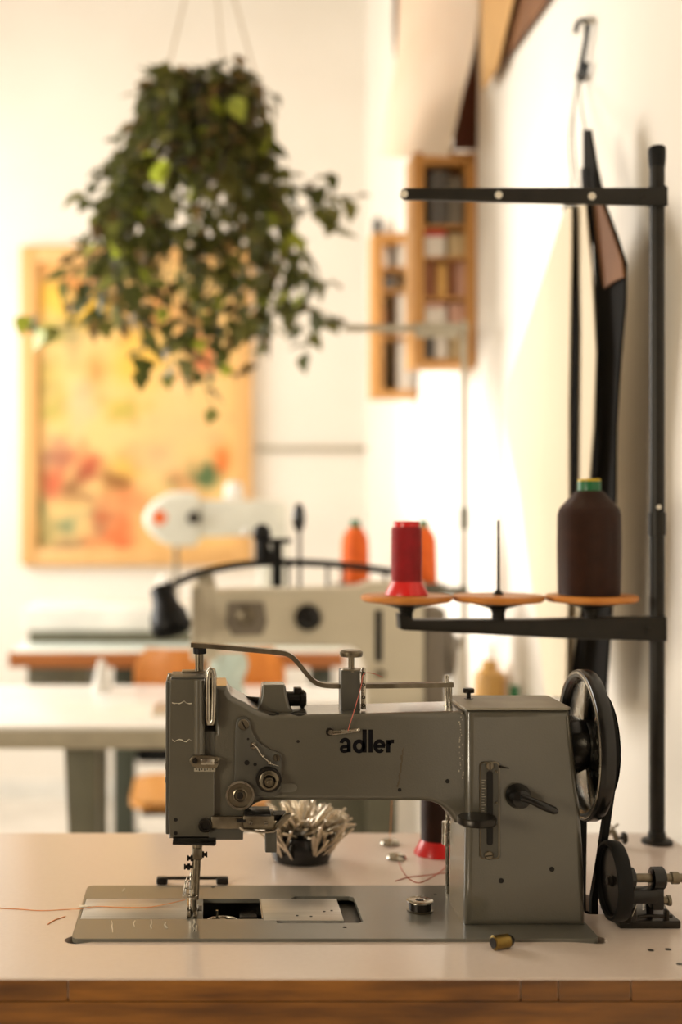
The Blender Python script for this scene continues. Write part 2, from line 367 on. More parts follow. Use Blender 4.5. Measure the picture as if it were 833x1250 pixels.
# ---- bed plate
CY0, CY1 = 1.3105, 1.379
NX0, NX1, HX1, SX1 = P(229, 0, 1.345).x, P(248, 0, 1.345).x, P(320, 0, 1.345).x, P(415, 0, 1.345).x
RX0, RX1 = P(335, 1110, 1.345).x, 0.1625
bedhole = [(BX0 + 0.002, CY0), (RX0, CY0), (RX0, CY0 - 0.0125), (RX1 - .005, CY0 - 0.0125), (RX1, CY0 - 0.0075), (RX1, CY1 + 0.004), (RX1 - .005, CY1 + 0.009), (RX0 + 0.025, CY1 + 0.009), (RX0 + 0.02, CY1), (BX0 + 0.002, CY1)]
bed = obj('bed_plate', MB().plate(rrect(BX0, BY0, BX1, BY1, 0.007), [bedhole], ZB - 0.0045, ZB), 'bed', mach)
obj('bed_rim', MB().plate(rrect(BX0 + 0.002, BY0 + 0.002, BX1 - 0.002, BY1 - 0.002, 0.006), [rrect(BX0 + 0.012, BY0 + 0.012, BX1 - 0.012, BY1 - 0.012, 0.006)], ZB - 0.03, ZB - 0.0046), 'greyd', bed)
obj('bed_floor', MB().box((SX1 - 0.004, CY0 - 0.0125, ZB - 0.014), (RX1 + 0.004, CY1 + 0.01, ZB - 0.009)), 'greyd', bed)
obj('oil_pan', MB().plate(rrect(BX0 + 0.006, BY0 + 0.006, BX1 - 0.006, BY1 - 0.006, 0.01), [], ZB - 0.085, ZB - 0.08), 'pit', mach)
pan = MB()
for a, b in (((BX0 + .006, BY0 + .006), (BX1 - .006, BY0 + .01)), ((BX0 + .006, BY1 - .01), (BX1 - .006, BY1 - .006)), ((BX0 + .006, BY0 + .01), (BX0 + .01, BY1 - .01)), ((BX1 - .01, BY0 + .01), (BX1 - .006, BY1 - .01))):
    pan.box((*a, ZB - 0.08), (*b, ZB - 0.0305))
obj('pan_wall', pan, 'pit', mach)
sl = obj('slide_plate', MB().box((BX0 + 0.0026, CY0 + 0.0006, ZB - 0.003), (NX0 - 0.0006, CY1 - 0.0006, ZB + 0.0002), 0.0004), 'slide', mach)
c = Vector((P(103, 1110, 1.345).x, 1.352, ZB + 0.0002)); obj('finger_notch', MB().prism([(c.x - 0.006, c.y + 0.004), (c.x + 0.006, c.y), (c.x - 0.006, c.y - 0.005)], ZB, ZB + 0.0007, ax='Z'), 'offwhite', sl)
np_ = obj('needle_plate', MB().box((NX0, CY0 + 0.0006, ZB - 0.003), (NX1, CY1 - 0.0006, ZB + 0.0002), 0.0004), 'bed', mach)
obj('plate_edge', MB().box((NX0 - 0.0005, CY0 + 0.001, ZB - 0.001), (NX0 + 0.0012, CY1 - 0.001, ZB + 0.0008)), 'steel', np_)
fd = MB().box((NX0 + 0.003, 1.336, ZB - 0.001), (NX1 - 0.001, 1.353, ZB + 0.0005)); obj('feed_slot', fd, 'pit', np_)
for dx in (0.0045, 0.010):
    d = MB()
    for k in range(6): d.prism([(NX0 + dx, ZB), (NX0 + dx + .0028, ZB), (NX0 + dx + .0014, ZB + .0022)], 1.338 + k * .0024, 1.340 + k * .0024)
    obj('feed_dog', d, 'steel', np_)
rs = obj('slide_plate', MB().box((HX1, CY0 - 0.0045, ZB - 0.003), (SX1, CY1 - 0.0006, ZB + 0.0002), 0.0004), 'slide', mach)
obj('plate_edge', MB().box((HX1 - 0.0014, CY0 + 0.001, ZB - 0.003), (HX1 - 0.0002, CY1 - 0.001, ZB + 0.0004)), 'steel', rs)
for x, y in ((363, 1118), (380, 1119), (396, 1113), (405, 1112)):
    c = T(x, y, ZB); obj('screw_hole', MB().lathe(c, (0, 0, 1), [(0.0016, -0.001), (0.0014, 0.0006)], 10), 'pit', rs)
for x, y in ((260, 1083), (237, 1136), (421, 1132), (532, 1092)):
    c = T(x, y, ZB); obj('oil_hole', MB().lathe(c, (0, 0, 1), [(0.0022, -0.001), (0.002, 0.0004)], 12), 'pit', bed)
rnd = random.Random(3)                                      # chipped paint on the bed in front of the slide plate
for x0, y0, n in ((137, 1124, 5), (163, 1124, 3), (184, 1123, 4), (203, 1126, 3), (236, 1123, 5), (150, 1085, 2), (240, 1130, 3)):
    pts = []
    for k in range(n): pts.append(T(x0 + rnd.uniform(-2, 2), y0 + k * 3.6, ZB) + Vector((0, 0, 0.0002)))
    obj('paint_chip', MB().sweep(pts, [(0.0006, -.0002), (0.0006, .0003), (-0.0006, .0003), (-0.0006, -.0002)], up=(1, 0, 0), scale=[rnd.uniform(0.5, 1.5) for _ in pts]), 'scratch', bed)
# hook under the opening
hk = obj('rotary_hook', MB().lathe((P(272, 0, 1.33).x, 1.335, ZB - 0.034), (0, 0, 1), [(0.006, 0.0), (0.019, 0.0), (0.0195, 0.012), (0.017, 0.017), (0.0155, 0.017), (0.0155, 0.008), (0.005, 0.008), (0.0045, 0.024), (0.0025, 0.027)], 36), 'oldsteel', mach)
c = Vector((P(272, 0, 1.33).x, 1.335, ZB - 0.014))
obj('bobbin_latch', MB().tube([c + Vector((0.017 * math.cos(t), 0.017 * math.sin(t), 0.003)) for t in [PI * 2 * k / 28 for k in range(28)]], 0.0013, 8, closed=True), 'steel', hk)
obj('hook_post', MB().cyl((P(265, 0, 1.345).x, 1.345, ZB - 0.03), (P(265, 0, 1.345).x, 1.345, ZB - 0.002), 0.002, 0.0014), 'steel', mach)
obj('hook_bracket', MB().box((P(292, 0, 1.37).x, 1.352, ZB - 0.04), (HX1 - 0.004, 1.376, ZB - 0.011), 0.002), 'darkmetal', mach)
obj('hook_shaft', MB().cyl((P(285, 0, 1.36).x, 1.362, ZB - 0.05), (HX1 + 0.06, 1.362, ZB - 0.05), 0.009), 'darkmetal', mach)

# ---- casting: arm with head
arm_px = [(277, 838), (279, 843), (283, 849), (291, 854), (300, 858), (309, 864), (318, 869), (328, 872), (340, 873.5), (450, 871.5), (580, 868), (582, 1006),
          (556, 1006), (553, 1000), (549, 994), (543, 988), (536, 983), (528, 980), (518, 978.5), (330, 978), (320, 979), (312, 982), (306, 987), (302, 994), (300, 1004), (296, 1025),
          (206, 1025), (208, 838), (250, 838), (250.5, 893), (262.5, 893), (262.5, 838)]
arm = obj('arm', MB().prism(px(arm_px, YA), YA, YR, 0.0062, 4), 'grey', mach, wn=True)
obj('lever_channel', MB().pxbox(249, 828, 263.5, 896, 1.325, 0.04), 'darkmetal', arm)
obj('shade_groove', MB().pxbox(251, 893, 262, 925, YA - 0.0006, 0.004), 'greyd', arm)
fp = obj('face_plate', MB().prism(px([(207.5, 829), (249.5, 829), (250, 936), (262, 942), (262, 1022), (207, 1022), (205.5, 1000)], YH), YH, YH + 0.012, 0.0016, 2), 'grey', mach, wn=True)
obj('head_block', MB().pxbox(207.5, 828, 250, 842, YH + 0.003, 0.046, 0.0015), 'grey', arm)
obj('side_plate', MB().box((P(204.5, 0, YH).x - 0.002, YH + 0.004, P(0, 1020, YH).z), (P(207, 0, YH).x + 0.002, YR - 0.003, P(0, 833, YH).z), 0.0012), 'greyd', mach)
a, b = P(243, 922, YH), P(243, 829, YH)
obj('bar_housing', MB().cyl((a.x, YH + 0.003, a.z), (b.x, YH + 0.003, b.z), 0.0060, seg=24, bev=0.0012), 'grey', mach)
tp = MB().box((P(209, 0, YH).x, YH + 0.001, P(0, 829, YH).z), (P(250, 0, YH).x, YH + 0.05, P(0, 827, YH).z), 0.0006); obj('head_cover', tp, 'greyd', mach)
for x, y in ((207, 828), (203.5, 935), (203.5, 951)):
    c = P(x, y, YH + 0.02); obj('side_screw', MB().lathe(c + Vector((0.004, 0, 0)), (-1, 0, 0), [(0.0045, 0), (0.0045, 0.0045), (0.0034, 0.0055)], 16), 'oldsteel', mach)
for x, y in ((214.5, 1000.5), (214.5, 1017)):
    c = P(x, y, YH); obj('screw_hole', MB().lathe(c + Vector((0, .002, 0)), (0, -1, 0), [(0.002, 0), (0.002, 0.0026)], 12), 'pit', fp)
for y0 in (857, 904):                                       # flaking paint on the face plate
    pts = [P(x, y0 + rnd.uniform(-2, 2), YH - 0.0002) for x in range(210, 236, 3)]
    obj('paint_chip', MB().sweep(pts, [(0.0004, -.0002), (0.0004, .0002), (-0.0004, .0002), (-0.0004, -.0002)], up=(0, 0, 1), scale=[rnd.uniform(0.2, 1.3) for _ in pts]), 'scratch', fp)
# ear on the arm, oil holes, rear linkage
ear_px = [(312, 871), (316, 862), (319, 850), (320, 838), (322, 836), (347, 836), (349, 838), (351, 850), (354, 862), (360, 871)]
obj('arm_lug', MB().prism(px(ear_px, 1.318), 1.318, 1.346, 0.003, 3), 'grey', arm, wn=True)
obj('lift_rod', MB().cyl(P(280, 853, 1.352), P(322, 856, 1.352), 0.0042), 'darkmetal', mach)
kb = MB().cyl(P(345, 853, 1.345), P(374, 853, 1.345), 0.0078, seg=22, bev=0.001).cyl(P(366, 853, 1.345), P(372, 853, 1.345), 0.0098, seg=22, bev=0.001)
obj('lift_knob', kb, 'black', mach)
obj('lift_knob_cap', MB().box(P(359, 848, 1.34), P(369, 840, 1.34) + Vector((0, 0.012, 0)), 0.001), 'darkmetal', mach)
zt = P(0, 873, YA).z
for x, yy in ((331, 1.308), (365, 1.308)):
    c = Vector((P(x, 0, yy).x, yy, zt - 0.0006)); obj('oil_hole', MB().lathe(c, (0, 0, 1), [(0.0085, -0.001), (0.0085, 0.0012), (0.0072, 0.0014), (0.0068, 0.0004)], 24), 'pit', arm)
# ---- column
col_px = [(570, 867), (696, 867), (698, 874), (701, 905), (706, 950), (710, 990), (713, 1035), (715, 1080), (716, 1131), (567.5, 1131), (568, 1080), (569, 1010)]
colm = obj('column', MB().prism(px(col_px, YC), YC, YR + 0.004, 0.0075, 5), 'grey', mach, wn=True)
zc = P(0, 867, YC).z
obj('top_cover', MB().plate(rrect(P(568, 0, YC).x, YC - 0.0005, P(697.5, 0, YC).x, YR + 0.005, 0.004), [], zc + 0.0002, zc + 0.0026), 'cover', colm)
c = Vector((P(574, 0, 1.345).x, 1.352, zc)); obj('thumb_screw', MB().lathe(c, (0, 0, 1), [(0.0055, 0), (0.005, 0.003), (0.0022, 0.003), (0.0022, 0.0085), (0.006, 0.009), (0.0062, 0.0125), (0.0052, 0.0135)], 20), 'darkmetal', mach)
for x, y in ((612, 1075), (674, 1061)):
    c = P(x, y, YC); obj('screw_hole', MB().lathe(c + Vector((0, .002, 0)), (0, -1, 0), [(0.0027, 0), (0.0027, 0.0024)], 14), 'pit', colm)
for x, y, r in ((546.5, 953.5, 0.0023), (364, 905, 0.0017), (488, 964, 0.002)):
    c = P(x, y, YA); obj('screw_hole', MB().lathe(c + Vector((0, .002, 0)), (0, -1, 0), [(r, 0), (r, 0.0023)], 14), 'pit', arm)
for k in range(16):
    y = 914 + k * 3.0; x = 492.5 - k * 0.42 + rnd.uniform(-0.8, 0.8); c = P(x, y, YA - 0.0001); s_ = rnd.uniform(0.0005, 0.0012)
    obj('scuff', MB().box(c - Vector((s_, 0.0001, 0.0014)), c + Vector((s_, 0.0003, 0.0012))), 'scuff', arm)
for k in range(26):                                         # chipped paint along the seam between arm and column
    x = 563 + rnd.uniform(-2.5, 3); y = 872 + k * 3.1 + rnd.uniform(-1, 1)
    c = P(x, y, YA - 0.0001); s_ = rnd.uniform(0.0003, 0.0008)
    obj('paint_chip', MB().box(c - Vector((s_, 0.0001, s_ * 1.3)), c + Vector((s_, 0.0003, s_ * 1.3))), 'chip', arm)
# ---- lettering on the arm, built of broad flat strokes
def stroke(pts, w, Y, b):
    w *= 1.14; n = len(pts); rings = []
    for i, p in enumerate(pts):
        t = (Vector(pts[min(i + 1, n - 1)]) - Vector(pts[max(i - 1, 0)])).normalized(); q = Vector((-t.y, t.x)) * w / 2
        A, B = Vector(p) + q, Vector(p) - q
        rings.append(b.ring([P(A.x, A.y, Y - 0.0003), P(B.x, B.y, Y - 0.0003), P(B.x, B.y, Y + 0.0005), P(A.x, A.y, Y + 0.0005)]))
    for r, q in zip(rings, rings[1:]): b.bridge(r, q)
    b.face(rings[0]); b.face(rings[-1])
def arc(cx, cy, rx, ry, a0, a1, k=18): return [(cx + rx * math.cos(math.radians(a0 + (a1 - a0) * i / k)), cy - ry * math.sin(math.radians(a0 + (a1 - a0) * i / k))) for i in range(k + 1)]
YL = YA; letters = []
b = MB(); stroke(arc(421.5, 907.5, 4.6, 4.6, 175, 0) + [(426.2, 918.2)], 4.1, YL, b); stroke([(426, 911), (420, 911.6)] + arc(420.2, 914.4, 3.4, 2.9, 95, 275, 10) + [(424.5, 916.6), (426, 914)], 3.4, YL, b); letters.append(b)
b = MB(); stroke(arc(438.6, 911, 5.5, 6.2, 0, 360, 28), 4.2, YL, b); stroke([(445.2, 890.5), (445.2, 918.6)], 4.6, YL, b); letters.append(b)
b = MB(); stroke([(452.6, 890.5), (452.6, 918.6)], 4.6, YL, b); letters.append(b)
b = MB(); stroke(arc(463.4, 910.9, 5.2, 6.2, 0, 318, 24), 4.1, YL, b); stroke([(459, 911.2), (470.4, 911.2)], 3.2, YL, b); letters.append(b)
b = MB(); stroke([(474.2, 903.2), (474.2, 918.6)], 4.4, YL, b); stroke([(474.6, 909)] + arc(479.2, 908.4, 3.6, 3.4, 165, 88, 6) + [(481.3, 905)], 4.0, YL, b); letters.append(b)
for b in letters: obj('letter', b, 'ink', arm)

# ---- presser lifter bar on top
YM = 1.335
bar_c = smooth([P(x, y, YM) for x, y in ((233, 787), (262, 789), (300, 792.5), (338, 796), (352, 799), (362, 807), (374, 822), (384, 832), (398, 836.5), (430, 837), (500, 836.5), (553, 835.5))], 5)
lift = obj('lifter_bar', MB().sweep(bar_c, [(0.0024, -.0055), (0.0024, .0055), (-0.0024, .0055), (-0.0024, -.0055)], up=(0, 0, 1)), 'oldsteel', mach)
obj('bar_post', MB().cyl(P(243.5, 830, YM), P(243.5, 790, YM), 0.0044), 'oldsteel', mach)
obj('post_collar', MB().cyl(P(244, 798, YM), P(244, 790.5, YM), 0.0070, bev=0.0006), 'rubber', mach)
obj('post_base', MB().box(P(222, 825.5, YM - 0.01), P(251, 820, YM - 0.01) + Vector((0, 0.02, 0)), 0.0008), 'oldsteel', mach)
pv = MB().cyl(P(545.5, 866, YM), P(545.5, 824, YM), 0.0024).cyl(P(549.5, 864, YM), P(549.5, 832, YM), 0.0024).cyl(P(547, 868, YM), P(547, 861.5, YM), 0.0055)
obj('pivot_post', pv, 'steel', mach)
obj('spring_block', MB().pxbox(416.5, 819, 440, 872, YM - 0.012, 0.024, 0.0012), 'greyd', mach)
p0 = P(428.5, 820, YM)
obj('tension_knob', MB().lathe(P(429, 821, YM), (0, 0, 1), [(0.0115, 0), (0.0122, 0.002), (0.011, 0.0042), (0.0032, 0.0045), (0.0032, 0.0165), (0.0115, 0.017), (0.0122, 0.0195), (0.0122, 0.0215), (0.010, 0.0235)], 28), 'oldsteel', mach)
gp = obj('thread_guide_plate', MB().prism(px([(441, 866), (441, 817), (442.5, 815), (445.5, 815), (447, 817), (447, 866)], YM - 0.016), YM - 0.016, YM - 0.013, 0.0006, 2), 'steel', mach)
for y in (822, 836, 851, 861):
    c = P(444, y, YM - 0.016); obj('eyelet', MB().lathe(c + Vector((0, .001, 0)), (0, -1, 0), [(0.0019, 0), (0.0019, 0.0018), (0.0011, 0.0018), (0.001, 0.0008)], 12), 'darkmetal', gp)
# pin-shaped guide above the lettering, with its thread
gd = obj('thread_guide', MB().tube([P(x, y, YA - 0.005) for x, y in ((402, 893.5), (412, 892.8), (437, 890))], 0.0012).tube([P(x, y, YA - 0.005) for x, y in ((405, 896), (414, 895.4), (437, 892))] , 0.0010).ball(P(437.5, 891, YA - 0.005), 0.0021).cyl(P(404, 894, YA + 0.003), P(404, 894, YA - 0.007), 0.0026), 'steel', mach)
obj('guide_screw', MB().lathe(P(402.5, 893, YA + 0.001), (0, -1, 0), [(0.0042, 0), (0.0042, 0.002), (0.0034, 0.0028)], 16), 'darkmetal', gd)
obj('needle_thread', MB().tube(smooth([P(468, 827, YM + 0.01), P(455, 822, YM), P(444, 823, YM - 0.019), P(441, 838, YM - 0.022), P(433, 866, YA - 0.004), P(427, 885, YA - 0.004), P(425, 892, YA - 0.007)], 4), 0.0004, 5), 'pinkstrand', mach)
# ---- take-up lever
lv = [P(252.5 + dx, y, 1.287) for dx, y in ((1.5, 878), (1.5, 830), (2.3, 821), (4.8, 817), (7.6, 818), (8.8, 824), (8.6, 850), (7.8, 878), (6.2, 883.5), (3, 883.5))]
obj('take_up_lever', MB().tube(lv, 0.0028, 10, closed=True), 'steel', mach)
# ---- thread guide low on the face plate
gk = obj('face_guide', MB().prism(px(smooth([(235, 923), (243, 922), (266, 924), (268, 929), (266, 935), (262, 938), (240, 937), (233.5, 934), (231.5, 928), (235, 923)], 3)[:-1], YH - 0.002), YH - 0.002, YH + 0.002, 0.0008, 2), 'oldsteel', mach)
obj('guide_bar', MB().pxbox(245, 926.5, 262, 934, YH - 0.005, 0.003, 0.001), 'steel', gk)
screw(gk, 238, 928.5, YH - 0.002, 0.0029, 'darkmetal'); screw(gk, 265, 930, YH - 0.002, 0.0022)
sc_ = obj('scale_plate', MB().pxbox(237, 937.5, 263, 942, YH - 0.001, 0.003, 0.0005), 'chip', mach)
for k in range(7): obj('scale_mark', MB().pxbox(239.5 + k * 3.3, 938.3, 240.6 + k * 3.3, 941 if k % 2 else 940, YH - 0.0013, 0.0012), 'ink', sc_)
# ---- tension plate
tp_px = [(289, 880), (292, 876.5), (297, 875), (302, 877), (305.5, 882), (307, 890), (310.5, 899), (318, 908), (328, 914), (340, 918.5), (344, 922), (344.5, 928), (343.5, 962), (341, 968), (336, 971), (300, 973), (288, 970), (286, 960), (286.5, 930), (287.5, 890)]
tpl = obj('tension_plate', MB().prism(px(tp_px, YA - 0.004), YA - 0.004, YA + 0.001, 0.001, 2), 'greyd', mach)
YT = YA - 0.004
screw(tpl, 297.5, 884.5, YT, 0.0055); screw(tpl, 309.5, 910, YT, 0.0036, 'steel'); screw(tpl, 338, 925, YT, 0.0036)
for x, y, r in ((301.5, 931, 0.0027), (311.5, 933, 0.0019), (303, 902, 0.0013)):
    obj('screw_hole', MB().lathe(P(x, y, YT) + Vector((0, .001, 0)), (0, -1, 0), [(r, 0), (r, 0.0014)], 12), 'pit', tpl)
obj('check_spring', MB().tube([P(x, y, YT - 0.003) for x, y in ((308, 908), (314, 913), (318, 920), (321, 924), (326, 928), (332, 933), (340, 935.5))], 0.0006, 6).ball(P(321.5, 923.5, YT - 0.003), 0.0017).ball(P(329.5, 931.5, YT - 0.003), 0.0021), 'steel', tpl)
c = P(328, 951, YT)
dial = obj('tension_dial', MB().lathe(c, (0, -1, 0), [(0.0122, 0), (0.0132, 0.001), (0.0132, 0.0022), (0.0128, 0.003), (0.0095, 0.0035), (0.0122, 0.0042), (0.0125, 0.0055), (0.0118, 0.0062), (0.0085, 0.0066)], 36), 'darkmetal', mach)
obj('tension_spring', MB().tube([c + Vector((math.cos(t) * (0.0095 - k * 0.00005), -0.0068 - k * 0.00013, math.sin(t) * (0.0095 - k * 0.00005))) for k, t in ((k, k * 2 * PI / 20) for k in range(61))], 0.0008, 6), 'oldsteel', dial)
obj('tension_nut', MB().lathe(c + Vector((0, -0.006, 0)), (0, -1, 0), [(0.0046, 0), (0.0046, 0.0105), (0.0042, 0.011), (0.0026, 0.011), (0.0026, 0.0135), (0.002, 0.014)], 28), 'oldsteel', dial)
c = P(293, 970, YT)
kn = []
for i in range(72): kn.append((0.0141 if i % 2 else 0.0136) )
big = obj('tension_dial', MB().lathe(c, (0, -1, 0), [(0.0125, 0), (0.0141, 0.0008), (0.0141, 0.003), (0.0132, 0.0036), (0.0120, 0.0024), (0.0075, 0.0024), (0.0073, 0.0044), (0.0062, 0.005), (0.005, 0.0038)], 40), 'oldsteel', mach)
obj('dial_rim', MB().lathe(c + Vector((0, -0.0028, 0)), (0, -1, 0), [(0.0126, 0), (0.0147, 0), (0.0147, 0.0018), (0.0126, 0.0018)], 48, cap=False), 'steel', big)
obj('dial_screw', MB().lathe(c + Vector((0, -0.002, 0)), (0, -1, 0), [(0.0035, 0), (0.0035, 0.004), (0.0025, 0.0048)], 18), 'darkmetal', big)
obj('label_strip', MB().prism(px(smooth([(342, 957), (356, 956.5), (362, 959), (363, 962), (361, 965.5), (355, 967), (342, 967.5)], 3), YA - 0.0006), YA - 0.0006, YA + 0.0006), 'bed', mach)
# ---- edge guide bracket under the head
YG = YH - 0.004
br = obj('guide_arm', MB().pxbox(258, 997, 300, 1012, YG, 0.006, 0.001), 'oldsteel', mach)
obj('guide_bolt', MB().lathe(P(250.5, 1006.5, YH), (0, -1, 0), [(0.0066, 0), (0.0070, 0.001), (0.0070, 0.005), (0.006, 0.006), (0.0042, 0.006), (0.0038, 0.004)], 28), 'darkmetal', mach)
gb = obj('guide_block', MB().pxbox(297, 996, 335, 1013, YG - 0.006, 0.03, 0.001), 'oldsteel', mach)
obj('guide_top', MB().pxbox(299, 993.6, 331, 997, YG - 0.006, 0.034, 0.0006), 'black', gb)
obj('guide_groove', MB().pxbox(289, 1000.5, 300, 1004, YG - 0.0066, 0.004), 'pit', gb)
screw(gb, 306, 1004, YG - 0.006, 0.0026, 'steel'); screw(gb, 325, 1005, YG - 0.006, 0.0022, 'steel')
obj('guide_fork', MB().prism(px([(333, 1010), (349, 994.5), (355, 994), (355, 997), (341, 1012), (337, 1015), (333, 1015)], YG - 0.004), YG - 0.004, YG + 0.004, 0.0008, 2), 'oldsteel', mach)
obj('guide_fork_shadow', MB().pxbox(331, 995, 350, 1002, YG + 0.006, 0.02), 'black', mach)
obj('guide_lip', MB().tube([P(x, y, YG - 0.008) for x, y in ((292, 1010), (297, 1013.5), (308, 1014), (318, 1016), (334, 1015), (340, 1011))], 0.0014), 'steel', mach)
obj('guide_drop', MB().pxbox(324, 1012, 338, 1041, YG + 0.004, 0.012, 0.001), 'greyd', mach)
obj('under_plate', MB().pxbox(255, 1010, 297, 1025.5, YH - 0.001, 0.03, 0.001), 'greyd', mach)
gl = MB().prism([(P(211, 0, 1.28).x, 1.272), (P(262, 0, 1.28).x, 1.268), (P(264, 0, 1.28).x, 1.274), (P(264, 0, 1.28).x, 1.30), (P(211, 0, 1.28).x, 1.30)], P(0, 1029, 1.28).z, P(0, 1025.3, 1.28).z, 0.0006, 2, ax='Z')
obj('guard_plate', gl, 'black', mach)
# ---- needle and presser
YN_ = 1.330
nx = 240.5
pb = obj('presser_bar', MB().cyl(P(241, 1020, YN_), P(240.5, 1046, YN_), 0.0054, seg=18).cyl(P(240, 1044, YN_), P(238.5, 1098, YN_ - 0.006), 0.0048, 0.0036, seg=16).cyl(P(236.8, 1060, YN_ - 0.004), P(235, 1094, YN_ - 0.008), 0.0026, seg=12), 'oldsteel', mach)
obj('bar_clamp', MB().pxbox(235.5, 1036, 247, 1050, YN_ - 0.007, 0.014, 0.001), 'oldsteel', pb)
for x, y, s_ in ((248, 1043, 1), (234, 1047.5, -1), (230, 1058, -1)):
    c = P(x, y, YN_ - 0.002); obj('clamp_screw', MB().lathe(c - Vector((s_ * 0.008, 0, 0)), (s_, 0, 0), [(0.0016, 0), (0.0016, 0.006), (0.0034, 0.006), (0.0034, 0.009), (0.0018, 0.0092), (0.0018, 0.0105), (0.003, 0.011), (0.003, 0.0125)], 14), 'darkmetal', pb)
obj('needle', MB().cyl(P(233, 1064, YN_), P(232, 1110, YN_), 0.0010, 0.0007, seg=8), 'steel', mach)
ft = MB()
ft.tube([P(x, y, YN_ - 0.012) for x, y in ((234, 1070), (229, 1071), (226.5, 1076), (224, 1094), (238, 1095.5), (241, 1093))], 0.0010)
ft.tube([P(x, y, YN_ - 0.004) for x, y in ((235, 1075), (230, 1076), (228, 1080), (226.5, 1091), (239, 1093))], 0.0009)
ft.tube([P(x, y, YN_ - 0.012) for x, y in ((225.5, 1084), (235, 1085), (236, 1090))], 0.0009)
pf = obj('finger_guard', ft, 'steel', mach)
toe = MB().box((P(228, 0, YN_).x, 1.312, ZB + 0.0008), (P(233, 0, YN_).x, 1.336, ZB + 0.0032), 0.0008).box((P(236, 0, YN_).x, 1.312, ZB + 0.0008), (P(241, 0, YN_).x, 1.336, ZB + 0.0032), 0.0008).box((P(228, 0, YN_).x, 1.33, ZB + 0.0008), (P(241, 0, YN_).x, 1.338, ZB + 0.006), 0.0008).cyl((P(237, 0, YN_).x, 1.326, ZB + 0.002), P(237, 1096, YN_ - 0.006), 0.0026)
obj('presser_foot', toe, 'oldsteel', mach)
# ---- stitch length plate and levers on the column
spx = rrect(586, 930, 610.5, 1049, 5)
sp = obj('stitch_plate', MB().prism(px(spx, YC - 0.002), YC - 0.002, YC + 0.001, 0.0006, 2), 'oldsteel', mach)
obj('plate_face', MB().prism(px(rrect(587.5, 931.5, 609, 1047.5, 4.5), YC - 0.0024), YC - 0.0024, YC, 0.0003, 1), 'greyd', sp)
obj('lever_slot', MB().prism(px(rrect(594.5, 941, 602, 1032, 3.4), YC - 0.0029), YC - 0.0029, YC + 0.0005), 'pit', sp)
screw(sp, 598, 935, YC - 0.0024, 0.0040); screw(sp, 597, 1044, YC - 0.0024, 0.0044)
screw(sp, 606, 942, YC - 0.0024, 0.0014); screw(sp, 606, 980, YC - 0.0024, 0.0014)
for k in range(13): obj('scale_mark', MB().pxbox(588.5, 952 + k * 3.4, 591.5 if k % 3 else 593, 952.7 + k * 3.4, YC - 0.0027, 0.001), 'chip', sp)
obj('stitch_lever', MB().lathe(P(582.5, 1007, 1.266), (0, 0, 1), [(0.0185, 0.001), (0.0195, 0.002), (0.0195, 0.0072), (0.0185, 0.0085), (0.005, 0.0085)], 36), 'darkmetal', mach)
obj('lever_stem', MB().box((P(595, 0, 1.28).x, 1.268, P(0, 1005, 1.28).z), (P(602, 0, 1.28).x, 1.292, P(0, 999, 1.28).z)), 'darkmetal', mach)
obj('side_pin', MB().cyl(P(610, 936, YC - 0.002), P(622, 938, YC - 0.006), 0.0012, 0.0005), 'darkmetal', mach)
c = P(632, 971, YC)
rl = obj('reverse_lever', MB().lathe(c, (0, -1, 0), [(0.0125, 0), (0.0128, 0.004), (0.0112, 0.008), (0.0105, 0.014), (0.009, 0.018), (0.004, 0.020)], 28), 'black', mach)
obj('lever_handle', MB().tube([P(638, 974, 1.268), P(648, 977, 1.264), P(664, 984, 1.262), P(677, 989.5, 1.262), P(681, 991, 1.262)], 0.0044, 12, scale=(0.9, 0.8, 1.0, 0.95, 0.5)), 'black', rl)
# ---- rod between arm and bed behind the left face of the column
rod = MB().cyl(P(546.5, 980, 1.385), P(546.5, 1100, 1.40), 0.0022).cyl(P(545.5, 1003, 1.385), P(545, 1030, 1.386), 0.0050, seg=16)
obj('lifting_rod', rod, 'steel', mach)
# ---- handwheel
hc = Vector((0.0, 1.330, ZC - (909 - CY) * 1.330 / F)); HR = 0.0785
def hx(x): return Vector((x, hc.y, hc.z))
obj('wheel_boss', MB().lathe(hx(0.366), (1, 0, 0), [(0.030, 0), (0.030, 0.022), (0.026, 0.030), (0.020, 0.032)], 32), 'black', mach)
rim = obj('handwheel', MB().lathe(hx(0.391), (1, 0, 0), [(0.069, 0.012), (0.068, 0.004), (0.0705, 0.0008), (0.0745, 0.0), (0.0775, 0.0012), (HR, 0.004), (HR, 0.0125), (0.077, 0.0155), (0.070, 0.0155), (0.069, 0.012)], 72, cap=False), 'black', mach)
obj('rim_edge', MB().lathe(hx(0.391), (1, 0, 0), [(0.0735, 0.0003), (0.0744, -0.0005), (0.0758, -0.0003), (0.0764, 0.0012)], 72, cap=False), 'steel', rim)
web = MB()
for k in range(3):                                           # three broad webs between rim and hub, openings between them
    a0 = math.radians(10 + k * 120); a1 = a0 + math.radians(78)
    o_ = [(hc.y + 0.0695 * math.cos(a0 + (a1 - a0) * i / 12), hc.z + 0.0695 * math.sin(a0 + (a1 - a0) * i / 12)) for i in range(13)]
    i_ = [(hc.y + 0.024 * math.cos(a1 - 0.25 - (a1 - a0 - 0.5) * i / 8), hc.z + 0.024 * math.sin(a1 - 0.25 - (a1 - a0 - 0.5) * i / 8)) for i in range(9)]
    web.prism(o_ + i_, 0.399, 0.4045, 0.0012, 2, ax='X')
obj('wheel_web', web, 'steel', rim)
obj('wheel_hub', MB().lathe(hx(0.397), (1, 0, 0), [(0.026, 0), (0.026, 0.012), (0.02, 0.015)], 32), 'black', rim)
